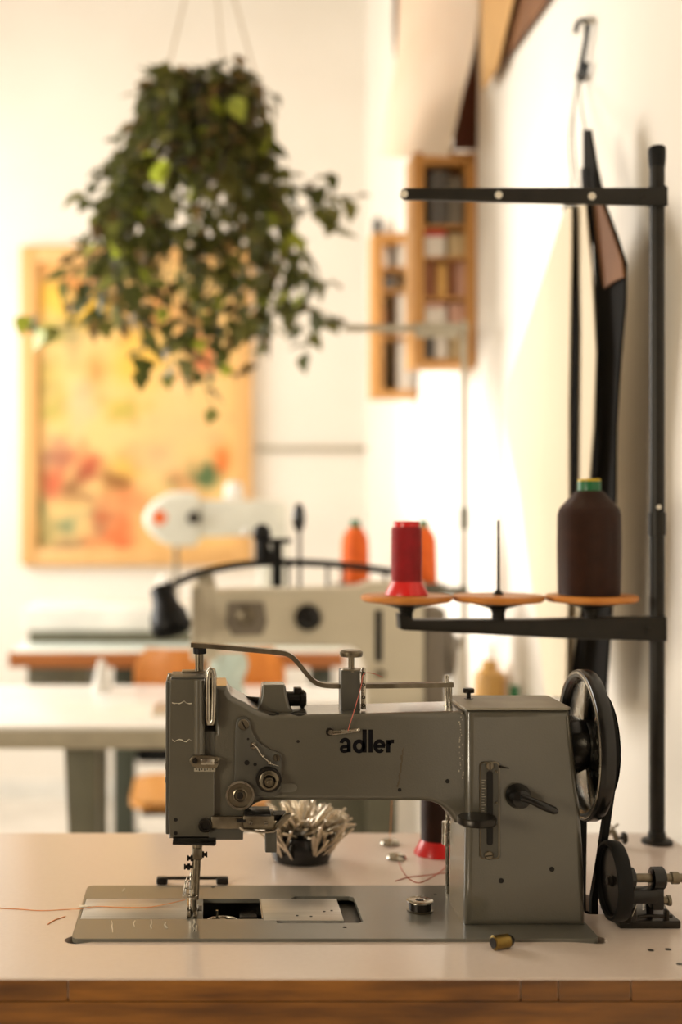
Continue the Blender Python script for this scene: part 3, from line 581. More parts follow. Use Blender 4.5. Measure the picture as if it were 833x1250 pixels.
obj('belt_pulley', MB().lathe(hx(0.4066), (1, 0, 0), [(0.05, 0), (0.0545, 0.0006), (0.054, 0.0016), (0.0495, 0.004), (0.0495, 0.0085), (0.054, 0.0110), (0.0545, 0.0118), (0.05, 0.0125), (0.02, 0.0125)], 56), 'black', rim)
# ---- drive belt running down through the table
bp = []
for i in range(25):
    t = math.radians(188 - i * 196 / 24); bp.append(Vector((0.413, hc.y + 0.0535 * math.cos(t), hc.z + 0.0535 * math.sin(t))))
bp += [Vector((0.413, 1.392, 0.76)), Vector((0.413, 1.394, 0.50)), Vector((0.413, 1.386, 0.46)), Vector((0.413, 1.365, 0.445)), Vector((0.413, 1.348, 0.46)), Vector((0.413, 1.344, 0.50)), Vector((0.413, 1.346, 0.76)), Vector((0.413, 1.322, 0.81))]
obj('drive_belt', MB().sweep(bp, [(0.0035, -0.0042), (0.0035, 0.0042), (-0.003, 0.0034), (-0.003, -0.0034)], closed=True), 'rubber', mach)
# ================================================================ bobbin winder beside the column
win = thing('bobbin_winder', 'black bobbin winder with a friction wheel on a flat plate beside the grey column', 'bobbin winder', (0.44, 1.31, ZT1))
obj('base_plate', MB().box((0.4215, 1.288, ZT1 + 0.0004), (0.4835, 1.352, ZT1 + 0.008), 0.001), 'darkmetal', win)
wc = Vector((0.4045, 1.278, 0.799))
fw = obj('friction_wheel', MB().lathe(wc, (1, 0, 0), [(0.0345, 0.006), (0.0345, 0.0012), (0.036, 0.0), (0.0385, 0.0008), (0.0395, 0.003), (0.0395, 0.0115), (0.0385, 0.0145), (0.012, 0.0155)], 56, cap=False), 'rubber', win)
obj('wheel_disc', MB().lathe(wc + Vector((0.005, 0, 0)), (1, 0, 0), [(0.0347, 0), (0.0347, 0.006)], 48), 'black', fw)
obj('wheel_nut', MB().lathe(wc + Vector((0.0055, 0, 0)), (-1, 0, 0), [(0.006, 0), (0.006, 0.002), (0.0045, 0.003), (0.0045, 0.005)], 6), 'darkmetal', fw)
def wx(x): return Vector((x, 1.284, 0.800))
obj('shaft', MB().cyl(wx(0.419), wx(0.489), 0.0044).cyl(wx(0.472), wx(0.479), 0.0062), 'oldsteel', win)
obj('bearing', MB().lathe(wx(0.4205), (1, 0, 0), [(0.009, 0), (0.0105, 0.001), (0.0105, 0.013), (0.009, 0.014)], 24), 'black', win)
b2 = MB().lathe(wx(0.4515), (1, 0, 0), [(0.0095, 0), (0.0112, 0.001), (0.0112, 0.012), (0.0095, 0.0135)], 24).box((0.452, 1.280, 0.768), (0.464, 1.296, 0.797), 0.002)
obj('bearing', b2, 'black', win)
obj('bracket', MB().box((0.424, 1.279, 0.7745), (0.458, 1.297, 0.789), 0.003).box((0.424, 1.282, 0.7545), (0.437, 1.299, 0.777), 0.002), 'black', win)
obj('stop_post', MB().cyl((0.457, 1.303, 0.755), (0.457, 1.303, 0.782), 0.0035, 0.005), 'darkmetal', win)
rl_ = MB().cyl((0.458, 1.296, 0.7735), (0.472, 1.296, 0.7735), 0.0042).cyl((0.4725, 1.296, 0.7735), (0.4755, 1.296, 0.7735), 0.0055)
obj('stop_roller', rl_, 'oldsteel', win)
obj('latch_lever', MB().tube([Vector(p) for p in ((0.440, 1.29, 0.7585), (0.452, 1.29, 0.7600), (0.466, 1.291, 0.7590), (0.4755, 1.291, 0.7590))], 0.0018).box((0.468, 1.287, 0.755), (0.4715, 1.296, 0.766), 0.0008), 'darkmetal', win)
sp_ = [Vector((0.466 + 0.012 * math.cos(t), 1.312 + 0.01 * math.sin(t), 0.7585 + 0.009 * abs(math.sin(t)))) for t in [PI * k / 10 for k in range(11)]]
obj('spring_wire', MB().tube(sp_, 0.0008, 6), 'steel', win)
obj('spring_wire', MB().tube([Vector((0.438, 1.285, 0.776)), Vector((0.434, 1.281, 0.769)), Vector((0.4305, 1.279, 0.763))], 0.0007, 6), 'steel', win)
lm = MB().box((0.4255, 1.281, 0.7545), (0.431, 1.287, 0.7745), 0.001); obj('wheel_fork', lm, 'darkmetal', win)
for x in (0.4305, 0.4765):
    obj('plate_screw', MB().lathe((x, 1.335, ZT1 + 0.008), (0, 0, 1), [(0.004, -0.0005), (0.004, 0.0015), (0.003, 0.0024)], 14), 'oldsteel', win)
# small clamp behind the winder
q = T(747, 1034, ZT1); Yq = q.y
cl = thing('screw_clamp', 'small steel screw clamp lying on the table behind the bobbin winder', 'clamp', (q.x, q.y, ZT1))
obj('clamp_body', MB().tube([P(x, y, Yq) for x, y in ((738, 1031), (740, 1020), (745, 1014), (750, 1016), (753, 1026), (749, 1032))], 0.0035).box(P(736, 1033.8, Yq - 0.01), P(752, 1029, Yq - 0.01) + Vector((0, 0.02, 0)), 0.001), 'oldsteel', cl)
obj('wing_handle', MB().tube([P(x, y, Yq) for x, y in ((744, 1007), (749, 1011), (755, 1006))], 0.0016).cyl(P(749, 1011, Yq), P(748, 1020, Yq), 0.0022), 'steel', cl)
obj('thumb_knob', MB().lathe(P(751, 1023, Yq), (1, 0, 0), [(0.002, 0), (0.002, 0.009), (0.0072, 0.0095), (0.0078, 0.012), (0.0065, 0.0145)], 18), 'darkmetal', cl)

# ================================================================ thread stand
pc = T(802.5, 1029, ZT1); YS = pc.y
ts = thing('thread_stand', 'tall dark metal thread stand with three orange discs on the pale table', 'thread stand', (pc.x, YS, ZT1))
X0 = pc.x; zt = lambda y: P(0, y, YS).z
obj('pole', MB().cyl((X0, YS, ZT1), (X0, YS, zt(184)), S(9.2, YS), seg=24), 'stand', ts)
obj('base_flange', MB().lathe((X0, YS, ZT1), (0, 0, 1), [(0.0195, 0.0002), (0.0195, 0.0035), (0.0175, 0.005), (0.0115, 0.006), (0.0108, 0.014)], 32), 'stand', ts)
obj('pole_cap', MB().lathe((X0, YS, zt(204)), (0, 0, 1), [(0.0101, 0), (0.0108, S(8, YS)), (0.0112, S(19, YS)), (0.0105, S(23.5, YS)), (0.008, S(25.5, YS))], 28), 'rubber', ts)
obj('pole_sleeve', MB().lathe((X0, YS, zt(654)), (0, 0, 1), [(0.0101, 0), (0.0112, 0.0008), (0.0112, S(28, YS)), (0.0101, S(29, YS))], 28), 'stand', ts)
c = P(805, 619, YS - 0.0095); obj('sleeve_screw', MB().lathe(c + Vector((0, .003, 0)), (0, -1, 0), [(0.0032, 0), (0.0032, 0.003), (0.0024, 0.004)], 16), 'offwhite', ts)
YG0 = YS - 0.0155
ga_px = [(494.5, 229.5), (816, 229), (816, 250.5), (700, 248), (494.5, 243.2), (490.5, 241.5), (488.5, 237), (490.5, 231.5)]
ga = obj('guide_arm', MB().prism(px(ga_px, YG0), YG0, YG0 + 0.0045, 0.0008, 2), 'stand', ts)
obj('arm_lips', MB().prism(px([(494, 229.5), (816, 229), (816, 231), (494, 231.5)], YG0 + .0045), YG0 + 0.0045, YG0 + 0.012).prism(px([(494, 241.5), (700, 246), (816, 248.5), (816, 250.5), (700, 248), (494, 243)], YG0 + .0045), YG0 + 0.0045, YG0 + 0.012), 'stand', ga)
obj('arm_clamp', MB().lathe((X0, YS, zt(250)), (0, 0, 1), [(0.0101, 0), (0.0125, 0), (0.0125, S(21, YS)), (0.0101, S(21, YS))], 28, cap=False), 'stand', ga)
for x, y in ((493.5, 236.8), (609, 238), (723, 239.5)):
    obj('eyelet', MB().lathe(P(x, y, YG0) + Vector((0, .001, 0)), (0, -1, 0), [(S(4.6, YS), 0), (S(4.6, YS), 0.0018), (S(3.2, YS), 0.0024), (S(2.6, YS), 0.0016)], 18), 'offwhite', ga)  # off-white fill stands in for bright light showing through the holes
obj('arm_screw', MB().lathe(P(786, 240, YG0) + Vector((0, .001, 0)), (0, -1, 0), [(0.003, 0), (0.003, 0.002)], 14), 'darkmetal', ga)
ta_px = [(487.5, 750), (497, 750), (505, 757), (640, 757), (815, 753.5), (815, 783), (700, 780), (494, 769.5), (489, 768)]
ta = obj('tray_arm', MB().prism(px(ta_px, YG0), YG0, YG0 + 0.031, 0.0012, 2), 'stand', ts)
obj('arm_screw', MB().lathe(P(792, 769, YG0) + Vector((0, .001, 0)), (0, -1, 0), [(0.004, 0), (0.004, 0.0025)], 6), 'darkmetal', ta)
ZD = zt(736)                                                # underside of the discs
DX = [P(x, 0, YS).x for x in (496.5, 608.5, 722.5)]
for x in DX:
    obj('disc_support', MB().lathe((x, YS, zt(757)), (0, 0, 1), [(0.0082, 0), (0.0082, S(9, YS)), (0.011, S(14, YS)), (0.027, S(18.5, YS)), (0.036, S(20.5, YS))], 32), 'stand', ts)
    d = obj('disc', MB().lathe((x, YS, ZD - 0.0005), (0, 0, 1), [(0.035, 0), (0.054, 0.0022), (0.0575, 0.0045), (0.0580, 0.0085), (0.0565, 0.0105), (0.01, 0.0108)], 56), 'disc', ts)
ZDT = ZD + 0.0103
obj('spindle', MB().cyl((DX[1], YS, ZDT), (DX[1], YS, zt(635)), 0.0023, 0.0017, seg=12).lathe((DX[1], YS, ZDT - 0.0004), (0, 0, 1), [(0.0075, 0), (0.006, 0.003), (0.0024, 0.007)], 20), 'darkmetal', ts)
# red spool
def spool(name, label, loc, scale, base, thread, group=None):
    r = thing(name, label, 'thread spool', loc, group); k = scale; x, y, z = loc
    obj('base', MB().lathe((x, y, z), (0, 0, 1), [(0.0275 * k, 0), (0.0275 * k, 0.0018 * k), (0.0205 * k, 0.015 * k), (0.0195 * k, 0.017 * k), (0.012 * k, 0.017 * k)], 40), base, r)
    obj('thread', MB().lathe((x, y, z + 0.0165 * k), (0, 0, 1), [(0.0195 * k, 0), (0.0198 * k, 0.03 * k), (0.0194 * k, 0.066 * k), (0.0182 * k, 0.0695 * k), (0.013 * k, 0.071 * k)], 40), thread, r)
    obj('core', MB().lathe((x, y, z + 0.086 * k), (0, 0, 1), [(0.0165 * k, 0), (0.0165 * k, 0.007 * k), (0.0145 * k, 0.008 * k), (0.008 * k, 0.008 * k), (0.0075 * k, 0.004 * k)], 32), base if thread != 'brownthread' else thread, r)
    return r
spool('thread_spool', 'red thread spool with a flared red base on the first orange disc', (DX[0] + 0.0, YS, ZDT + 0.0003), 1.0, 'redplastic', 'redthread')
# brown cone
bz = ZDT + 0.0003; bx = DX[2] - S(3, YS)
bc = thing('thread_cone', 'large dark brown thread cone with a green and yellow cap', 'thread spool', (bx, YS, bz))
u = S(1, YS)
obj('thread', MB().lathe((bx, YS, bz), (0, 0, 1), [(36 * u, 0), (37.2 * u, 3 * u), (38 * u, 60 * u), (37.5 * u, 98 * u), (35.5 * u, 105 * u), (17 * u, 126 * u), (13 * u, 127 * u)], 56), 'brownthread', bc)
obj('cone_cap', MB().lathe((bx, YS, bz + 126.5 * u), (0, 0, 1), [(14 * u, 0), (14 * u, 11 * u), (13.6 * u, 12 * u)], 32), 'green', bc)
obj('cap_ring', MB().lathe((bx, YS, bz + 138.4 * u), (0, 0, 1), [(13.8 * u, 0), (13.8 * u, 2.6 * u), (11 * u, 3 * u), (6 * u, 3 * u)], 32), 'yellow', bc)
# spool behind the column
q = T(534, 1042, ZT1)
spool('thread_spool', 'dark brown thread spool with a flared bright red base behind the column', (q.x, q.y, ZT1 + 0.0003), 1.03, 'redplastic', 'brownthread')

# ================================================================ cup of pins
q = T(368, 1050, ZT1); qx, qy = q.x, q.y
cup = thing('magnetic_cup', 'round black magnetic cup bristling with loose steel pins', 'pin holder', (qx, qy, ZT1))
obj('cup_body', MB().lathe((qx, qy, ZT1 + 0.0003), (0, 0, 1), [(0.030, 0), (0.0345, 0.002), (0.0365, 0.010), (0.0368, 0.029), (0.0355, 0.0325), (0.032, 0.034), (0.01, 0.035)], 48), 'black', cup)
pr = random.Random(11); pm = None; npin = 190
for k in range(npin):
    if k < 150:
        th = pr.uniform(0, 2 * PI); rr = 0.033 * math.sqrt(pr.random()); ele = math.radians(pr.uniform(18, 78) * (1 - 0.45 * rr / 0.033))
        base = Vector((qx + rr * math.cos(th), qy + rr * math.sin(th), ZT1 + 0.0355 + pr.uniform(0, 0.011) * (1 - rr / 0.04)))
        az = th + pr.gauss(0, 0.55)
        d = Vector((math.cos(az) * math.cos(ele), math.sin(az) * math.cos(ele), math.sin(ele)))
    else:                                                    # pins clinging to the side of the cup, to its right and front
        th = math.radians(pr.choice([pr.uniform(-75, 25), pr.uniform(-75, 25), pr.uniform(-150, -110)]))
        base = Vector((qx + 0.0385 * math.cos(th), qy + 0.0385 * math.sin(th), ZT1 + pr.uniform(0.010, 0.026)))
        d = Vector((math.cos(th) * 0.35 + pr.gauss(0, 0.15), math.sin(th) * 0.35, pr.uniform(0.35, 1.0))).normalized()
    L = 0.034
    if pm is None:
        o = obj('steel_pin', MB().lathe((0, 0, 0), (0, 0, 1), [(0.0008, 0), (0.0018, 0.004), (0.0018, 0.033), (0.0012, 0.034)], 7), 'pinsteel')
        pm = o.data; z0 = 0.0
    else:
        o = bpy.data.objects.new('steel_pin', pm); COL.objects.link(o)
    o.location = base; o.rotation_mode = 'QUATERNION'; o.rotation_quaternion = d.to_track_quat('Z', 'Y'); o.scale = (1.25, 0.75, pr.uniform(0.8, 1.15))
    tag(o, 'thin steel pin sticking out of the bristling black magnetic cup', 'pin', 'steel pins in the black magnetic cup')

# ================================================================ small things on the table
q = T(513, 1112, ZB); r = 0.0138
bo = thing('bobbin', 'small metal bobbin standing on the grey machine bed', 'bobbin', (q.x, q.y, ZB))
obj('flange', MB().lathe((q.x, q.y, ZB + 0.0003), (0, 0, 1), [(r * .97, 0), (r, 0.0006), (r, 0.0014), (r * .8, 0.0018)], 36), 'oldsteel', bo)
obj('bobbin_case', MB().lathe((q.x, q.y, ZB + 0.0016), (0, 0, 1), [(r * .86, 0), (r * .86, 0.0082)], 36), 'darkmetal', bo)
obj('flange', MB().lathe((q.x, q.y, ZB + 0.0096), (0, 0, 1), [(r * .86, 0), (r * 1.02, 0.0004), (r * 1.02, 0.0016), (r * .95, 0.0022), (r * .35, 0.0022), (r * .3, 0.0008)], 36), 'steel', bo)
obj('slot', MB().box((q.x - 0.004, q.y - 0.0022, ZB + 0.0112), (q.x + 0.004, q.y - 0.0004, ZB + 0.0121)), 'pit', bo)
q = T(609, 1158.5, ZT1); a = Vector((q.x - 0.006, q.y - 0.004, ZT1 + 0.0072)); d = Vector((0.96, 0.42, 0)).normalized()
bt = thing('brass_tube', 'short brass cylinder lying on the table in front of the bed', 'cylinder', (q.x, q.y, ZT1))
obj('tube_body', MB().lathe(a, d, [(0.0058, 0), (0.0070, 0.0006), (0.0070, 0.0165), (0.006, 0.0172)], 28), 'brass', bt)
obj('tube_end', MB().lathe(a - d * 0.0006, d, [(0.0052, 0), (0.0052, 0.001)], 24), 'darkmetal', bt)
obj('tube_tip', MB().lathe(a + d * 0.017, d, [(0.0062, 0), (0.0058, 0.003), (0.002, 0.0075), (0.0004, 0.0082)], 18), 'darkmetal', bt)
for (x, y), lab in (((476, 1030.5), 'round domed metal button on the table, the farther of two'), ((484, 1048), 'round domed metal button on the table, the nearer of two')):
    q = T(x, y, ZT1)
    tag(obj('metal_button', MB().lathe((q.x, q.y, ZT1 + 0.0003), (0, 0, 1), [(0.0122, 0), (0.0126, 0.001), (0.0105, 0.0042), (0.006, 0.0062), (0.001, 0.0068)], 28), 'steel'), lab, 'button', 'metal buttons behind the machine')
q = T(236, 1080.5, ZT1); yb = q.y + 0.004
xa, xb = P(191, 0, yb).x, P(279, 0, yb).x
hb = thing('metal_bar', 'flat black metal bar on two feet behind the grey machine bed', 'bar', (q.x, yb, ZT1))
obj('handle_bar', MB().box((xa + 0.004, yb - 0.003, ZT1 + 0.0055), (xb - 0.004, yb + 0.003, ZT1 + 0.0085), 0.001), 'darkmetal', hb)
for a, b in ((xa, xa + 0.013), (xb - 0.014, xb)): obj('handle_foot', MB().box((a, yb - 0.005, ZT1 + 0.0002), (b, yb + 0.006, ZT1 + 0.0082), 0.002), 'darkmetal', hb)
def strand(name, pts, z, r, mat, label):
    p = []
    for x, y, *zz in pts: p.append(T(x, y, (zz[0] if zz else z)) + Vector((0, 0, r)))
    tag(obj(name, MB().tube(smooth(p, 5), r, 6), mat), label, 'thread')
strand('thread_strand', [(-30, 1108, ZT1), (20, 1110, ZT1), (50, 1112, ZT1), (84, 1110.5, ZT1 + .0002), (97, 1110, ZB + .0006), (118, 1107, ZB + .0003), (150, 1108, ZB + .0003), (185, 1107.5, ZB + .0003), (226, 1099, ZB + .003)], ZT1, 0.0004, 'strand', 'long loose orange thread running across the table onto the machine bed')
strand('thread_strand', [(58, 1129), (66, 1124), (80, 1119)], ZT1, 0.0005, 'strand', 'short loose orange thread snippet on the pale table left of bed')
strand('thread_strand', [(487, 1053), (492, 1064), (501, 1074), (512, 1078), (526, 1072), (541, 1062), (545, 1056)], ZT1, 0.00045, 'pinkstrand', 'curling pink thread on the table behind the grey machine bed')
strand('thread_strand', [(483, 1076), (500, 1071), (520, 1069), (544, 1066)], ZT1, 0.00045, 'pinkstrand', 'straight pink thread crossing the curling one behind the machine bed')
q = T(476.5, 1028, ZT1)
tag(obj('thread_strand', MB().tube([Vector((q.x, q.y, ZT1 + 0.007)), Vector((q.x, q.y - 0.03, 0.86)), P(478, 966, 1.374)], 0.0005, 6), 'strand'), 'thin upright orange thread between the arm and a metal button', 'thread')
# ================================================================ white work table behind
WT = thing('work_table', 'long white-topped work table with a thick grey edge behind the grey machine', 'table', (0.0, 2.78, 0))
wx0, wx1, wy0, wy1 = -0.62, 0.636, 2.485, 3.08
obj('tabletop', MB().box((wx0, wy0 + 0.003, 0.742), (wx1, wy1, 0.75), 0.001), 'whitelam', WT)
obj('edge_band', MB().box((wx0 + 0.001, wy0, 0.706), (wx1 - 0.001, wy1 - 0.001, 0.7418), 0.001), 'tabledge', WT)
for cxp in (-0.255, 0.36):
    lg = MB().prism([(cxp - 0.034, 0.7055), (cxp + 0.034, 0.7055), (cxp + 0.034, 0.06), (cxp - 0.004, 0.06)], 2.60, 2.66, 0.004)
    l = obj('leg', lg, 'olive', WT)
    obj('foot', MB().box((cxp - 0.02, 2.50, 0), (cxp + 0.036, 3.02, 0.06), 0.006), 'olive', l)
    obj('rear_strut', MB().box((cxp, 2.90, 0.06), (cxp + 0.03, 2.94, 0.7055), 0.003), 'olive', l)
a = P(330, 985, 2.75); b = P(452, 985, 2.75)
mo = obj('drive_motor', MB().cyl((a.x, 2.80, 0.535), (b.x, 2.80, 0.535), 0.085, seg=28, bev=0.012), 'olive', WT)
obj('motor_bracket', MB().box((a.x + 0.05, 2.76, 0.61), (b.x - 0.05, 2.84, 0.7055), 0.004), 'dgreen', mo)
obj('motor_box', MB().box((P(455, 0, 2.7).x, 2.70, 0.46), (P(480, 0, 2.7).x, 2.86, 0.68), 0.006), 'dgreen', WT)
# ---- white sewing machine on it
Y2 = 2.64; Y2b = 2.74
m2 = thing('sewing_machine', 'cream white industrial sewing machine on the white table behind the grey one', 'sewing machine', (0.23, 2.69, 0.75))
obj('bed_plate', MB().box((P(186, 0, Y2).x, Y2 - 0.03, 0.7502), (P(548, 0, Y2).x, Y2b + 0.04, 0.7535), 0.001), 'slide', m2)
a2 = [(233, 713), (264, 712), (266, 722), (300, 720), (440, 717), (452, 711), (518, 711), (519, 871.2), (447, 871.2), (447, 812), (440, 797), (428, 790), (276, 789), (268, 794), (266, 806), (233, 806)]
c2 = obj('casting', MB().prism(px(a2, Y2), Y2, Y2b, 0.008, 3), 'cream', m2, wn=True)
obj('face_plate', MB().pxbox(233, 716, 256, 803, Y2 - 0.008, 0.012, 0.004), 'cream', m2)
tp2 = obj('tension_plate', MB().prism(px([(278, 735), (322, 735), (326, 760), (320, 775), (284, 776), (276, 762)], Y2 - 0.004), Y2 - 0.004, Y2 + 0.001), 'greym', m2)
obj('tension_dial', MB().lathe(P(300, 752, Y2 - 0.004), (0, -1, 0), [(0.02, 0), (0.021, 0.006), (0.012, 0.008), (0.012, 0.018), (0.008, 0.02)], 24), 'oldsteel', tp2)
obj('stitch_dial', MB().lathe(P(376, 754, Y2), (0, -1, 0), [(0.027, 0), (0.027, 0.003), (0.017, 0.004), (0.0165, 0.024), (0.013, 0.027)], 28), 'black', m2)
obj('dial_collar', MB().lathe(P(376, 754, Y2 + 0.001), (0, -1, 0), [(0.034, 0), (0.034, 0.002)], 28), 'tabledge', m2)
obj('lever_slot', MB().pxbox(458, 745, 467, 808, Y2 - 0.002, 0.004), 'black', m2)
obj('lever_tip', MB().lathe(P(463, 822, Y2), (0, -1, 0), [(0.01, 0), (0.01, 0.014), (0.007, 0.018)], 20), 'oldsteel', m2)
obj('motor_housing', MB().pxbox(519, 742, 546, 868, Y2 + 0.005, 0.11, 0.01), 'greym', m2)
obj('handwheel', MB().lathe((P(546, 0, Y2).x, 2.70, P(0, 795, 2.70).z), (1, 0, 0), [(0.045, 0), (0.055, 0.004), (0.055, 0.02), (0.04, 0.026)], 36), 'greym', m2)
obj('needle_bar', MB().cyl(P(248, 806, Y2 + 0.04), P(248, 862, Y2 + 0.04), 0.006).box(P(242, 868, Y2 + 0.02), P(256, 862, Y2 + 0.02) + Vector((0, 0.03, 0)), 0.001), 'oldsteel', m2)
obj('side_cover', MB().pxbox(240, 712, 262, 702, Y2 + 0.02, 0.04, 0.003), 'tabledge', m2)
for x, h in ((352, 692), (400, 690), (419, 694), (470, 700)):
    c = P(x, 716, Y2 + 0.05); obj('thread_post', MB().cyl(c, P(x, h, Y2 + 0.05), 0.0035).ball(P(x, h, Y2 + 0.05), 0.006), 'darkmetal', m2)
kp = obj('knee_post', MB().cyl(P(366, 718, Y2 + 0.06), P(366, 650, Y2 + 0.06), 0.004), 'darkmetal', m2)
obj('post_knob', MB().ball(P(365, 632, Y2 + 0.06), 0.017, (0.85, 0.85, 1.9)), 'black', kp)
# cloth hanging from the presser foot
cb = MB(); rows = []
for i in range(7):
    t = i / 6
    rows.append(cb.ring([P(252 + j * 8 + 4 * math.sin(i * 1.3 + j), 796 + t * 62, Y2 + 0.118 + 0.006 * math.sin(j * 1.4 + i)) for j in range(7)]))
for r0, r1 in zip(rows, rows[1:]):
    for j in range(6): cb.face((r0[j], r0[j + 1], r1[j + 1], r1[j]))
bmesh.ops.solidify(cb.bm, geom=cb.bm.faces[:], thickness=0.003)
tag(obj('cloth_piece', cb, 'mint'), 'small pale green cloth under the head of the cream sewing machine', 'cloth')
# ---- gooseneck lamp clamped to the second stand
YP = 2.85
lp = thing('gooseneck_lamp', 'black gooseneck lamp bending over the cream sewing machine', 'lamp', P(338, 717, 2.70))
gp_ = smooth([P(x, y, Y) for x, y, Y in ((480, 698, 2.60), (455, 694.5, 2.58), (420, 690, 2.57), (385, 687.5, 2.56), (340, 686.5, 2.56), (300, 688.5, 2.56), (262, 695, 2.56), (235, 703, 2.56), (212, 713, 2.56))], 6)
obj('gooseneck', MB().tube(gp_, 0.0075, 12), 'lampblack', lp)
ax0, ax1 = P(196, 716, 2.56), P(211, 772, 2.52); d = (ax1 - ax0)
u = S(1, 2.56)
obj('lamp_shade', MB().lathe(ax0, d, [(9 * u, 0), (14 * u, 3 * u), (15 * u, 16 * u), (17 * u, 26 * u), (23 * u, 38 * u), (25 * u, 54 * u), (23.5 * u, 59 * u), (22 * u, 55 * u), (15 * u, 40 * u), (2 * u, 36 * u)], 32), 'lampblack', lp)
obj('shade_switch', MB().cyl(P(210, 712, 2.55), P(201, 722, 2.55), 0.011), 'lampblack', lp)
obj('support_post', MB().box(P(332, 717, 2.60), P(345, 662, 2.60) + Vector((0, 0.02, 0)), 0.003).box(P(324, 664, 2.60), P(356, 657, 2.60) + Vector((0, 0.02, 0)), 0.003), 'lampblack', lp)
jt = obj('lamp_joint', MB().ball(P(320, 652, 2.62), 0.022, (0.9, 0.9, 1.0)).lathe(P(324, 690, 2.62), (-0.15, 0, 1), [(0.012, 0), (0.018, 0.02), (0.012, 0.06)], 20), 'lampblack', lp)
obj('highlight_knob', MB().ball(P(300, 649, 2.60), 0.0085).cyl(P(300, 649, 2.60), P(318, 652, 2.62), 0.003), 'white', jt)  # added white ball, a bright highlight put in as its colour
# ---- second thread stand
T2 = thing('thread_stand', 'grey thread stand behind the cream sewing machine holding orange spools', 'thread stand', (P(567, 0, YP).x, YP, 0.75))
xp = P(567, 0, YP).x; z2 = lambda y: P(0, y, YP).z
obj('pole', MB().cyl((xp, YP, 0.7501), (xp, YP, z2(391)), 0.0068), 'tabledge', T2)
obj('base_flange', MB().lathe((xp, YP, 0.7501), (0, 0, 1), [(0.022, 0), (0.022, 0.005), (0.011, 0.008)], 24), 'tabledge', T2)
obj('pole_sleeve', MB().cyl((xp, YP, z2(646)), (xp, YP, z2(620)), 0.0105), 'olive', T2)
obj('guide_arm', MB().box((P(420, 0, YP).x, YP - 0.012, z2(405)), (xp + 0.008, YP + 0.006, z2(397)), 0.002), 'tabledge', T2)
obj('arm_plate', MB().pxbox(508, 394, 560, 412, YP - 0.02, 0.008, 0.001), 'tabledge', T2)
obj('tray_arm', MB().box((P(425, 0, YP).x, YP - 0.012, z2(727)), (xp + 0.008, YP + 0.008, z2(716)), 0.002), 'olive', T2)
for xx, lab in ((433.5, 'bright orange thread spool with a green cap, left of the other orange one'), (517, 'bright orange thread spool with a green cap, partly behind the red spool')):
    X = P(xx, 0, YP).x
    obj('disc', MB().lathe((X, YP, z2(716)), (0, 0, 1), [(0.03, 0), (0.052, 0.003), (0.052, 0.008), (0.01, 0.0085)], 36), 'olive', T2)
    w = S(1, YP); zb = z2(716) + 0.0088
    so = thing('thread_spool', lab, 'thread spool', (X, YP, zb), 'orange spools on the grey stand')
    obj('thread', MB().lathe((X, YP, zb), (0, 0, 1), [(17 * w, 0), (17.5 * w, 2 * w), (16.5 * w, 48 * w), (15 * w, 57 * w), (8.5 * w, 67 * w), (6 * w, 68 * w)], 32), 'orangethread', so)
    obj('spool_cap', MB().lathe((X, YP, zb + 67.5 * w), (0, 0, 1), [(7 * w, 0), (6.5 * w, 9 * w), (4 * w, 9.5 * w)], 20), 'green', so)
# ---- things standing on the white table
Yb = 2.76; X = P(598, 0, Yb).x; w = S(1, Yb)
bo_ = thing('glue_bottle', 'amber plastic bottle with a narrow cap on the white table', 'bottle', (X, Yb, 0.7503))
obj('bottle_body', MB().lathe((X, Yb, 0.7503), (0, 0, 1), [(17 * w, 0), (19 * w, 2 * w), (19.3 * w, 34 * w), (17.5 * w, 40 * w), (11 * w, 44 * w), (9.5 * w, 46 * w)], 32), 'honey', bo_)
obj('bottle_cap', MB().lathe((X, Yb, 0.7503 + 45.5 * w), (0, 0, 1), [(10 * w, 0), (10 * w, 7 * w), (8 * w, 9.5 * w)], 24), 'honey', bo_)
Yb = 2.60; X = P(628.5, 0, Yb).x; w = S(1, Yb)
tag(obj('thread_spool', MB().lathe((X, Yb, 0.7503), (0, 0, 1), [(8 * w, 0), (8 * w, 3 * w), (6 * w, 5 * w), (6 * w, 35 * w), (6.6 * w, 36 * w), (6.6 * w, 38.5 * w)], 20), 'green'), 'slim dark green thread spool beside the amber bottle', 'thread spool')
Yb = 2.93; X = P(557, 0, Yb).x; w = S(1, Yb)
jr = thing('jar', 'white jar with a dark lid behind the motor of the cream machine', 'jar', (X, Yb, 0.7503))
obj('jar_body', MB().lathe((X, Yb, 0.7503), (0, 0, 1), [(14 * w, 0), (15.5 * w, 2 * w), (15.5 * w, 52 * w), (13 * w, 56 * w)], 28), 'white', jr)
obj('jar_lid', MB().lathe((X, Yb, 0.7503 + 56 * w), (0, 0, 1), [(14 * w, 0), (14 * w, 12 * w), (12 * w, 14 * w)], 28), 'greym', jr)
Yb = 2.98; X = P(124, 0, Yb).x; w = S(1, Yb)
tag(obj('thread_cone', MB().lathe((X, Yb, 0.7503), (0, 0, 1), [(13 * w, 0), (12 * w, 3 * w), (4 * w, 37 * w), (2.5 * w, 38 * w)], 24), 'whitethread'), 'small white thread cone at the back of the white table', 'thread spool')
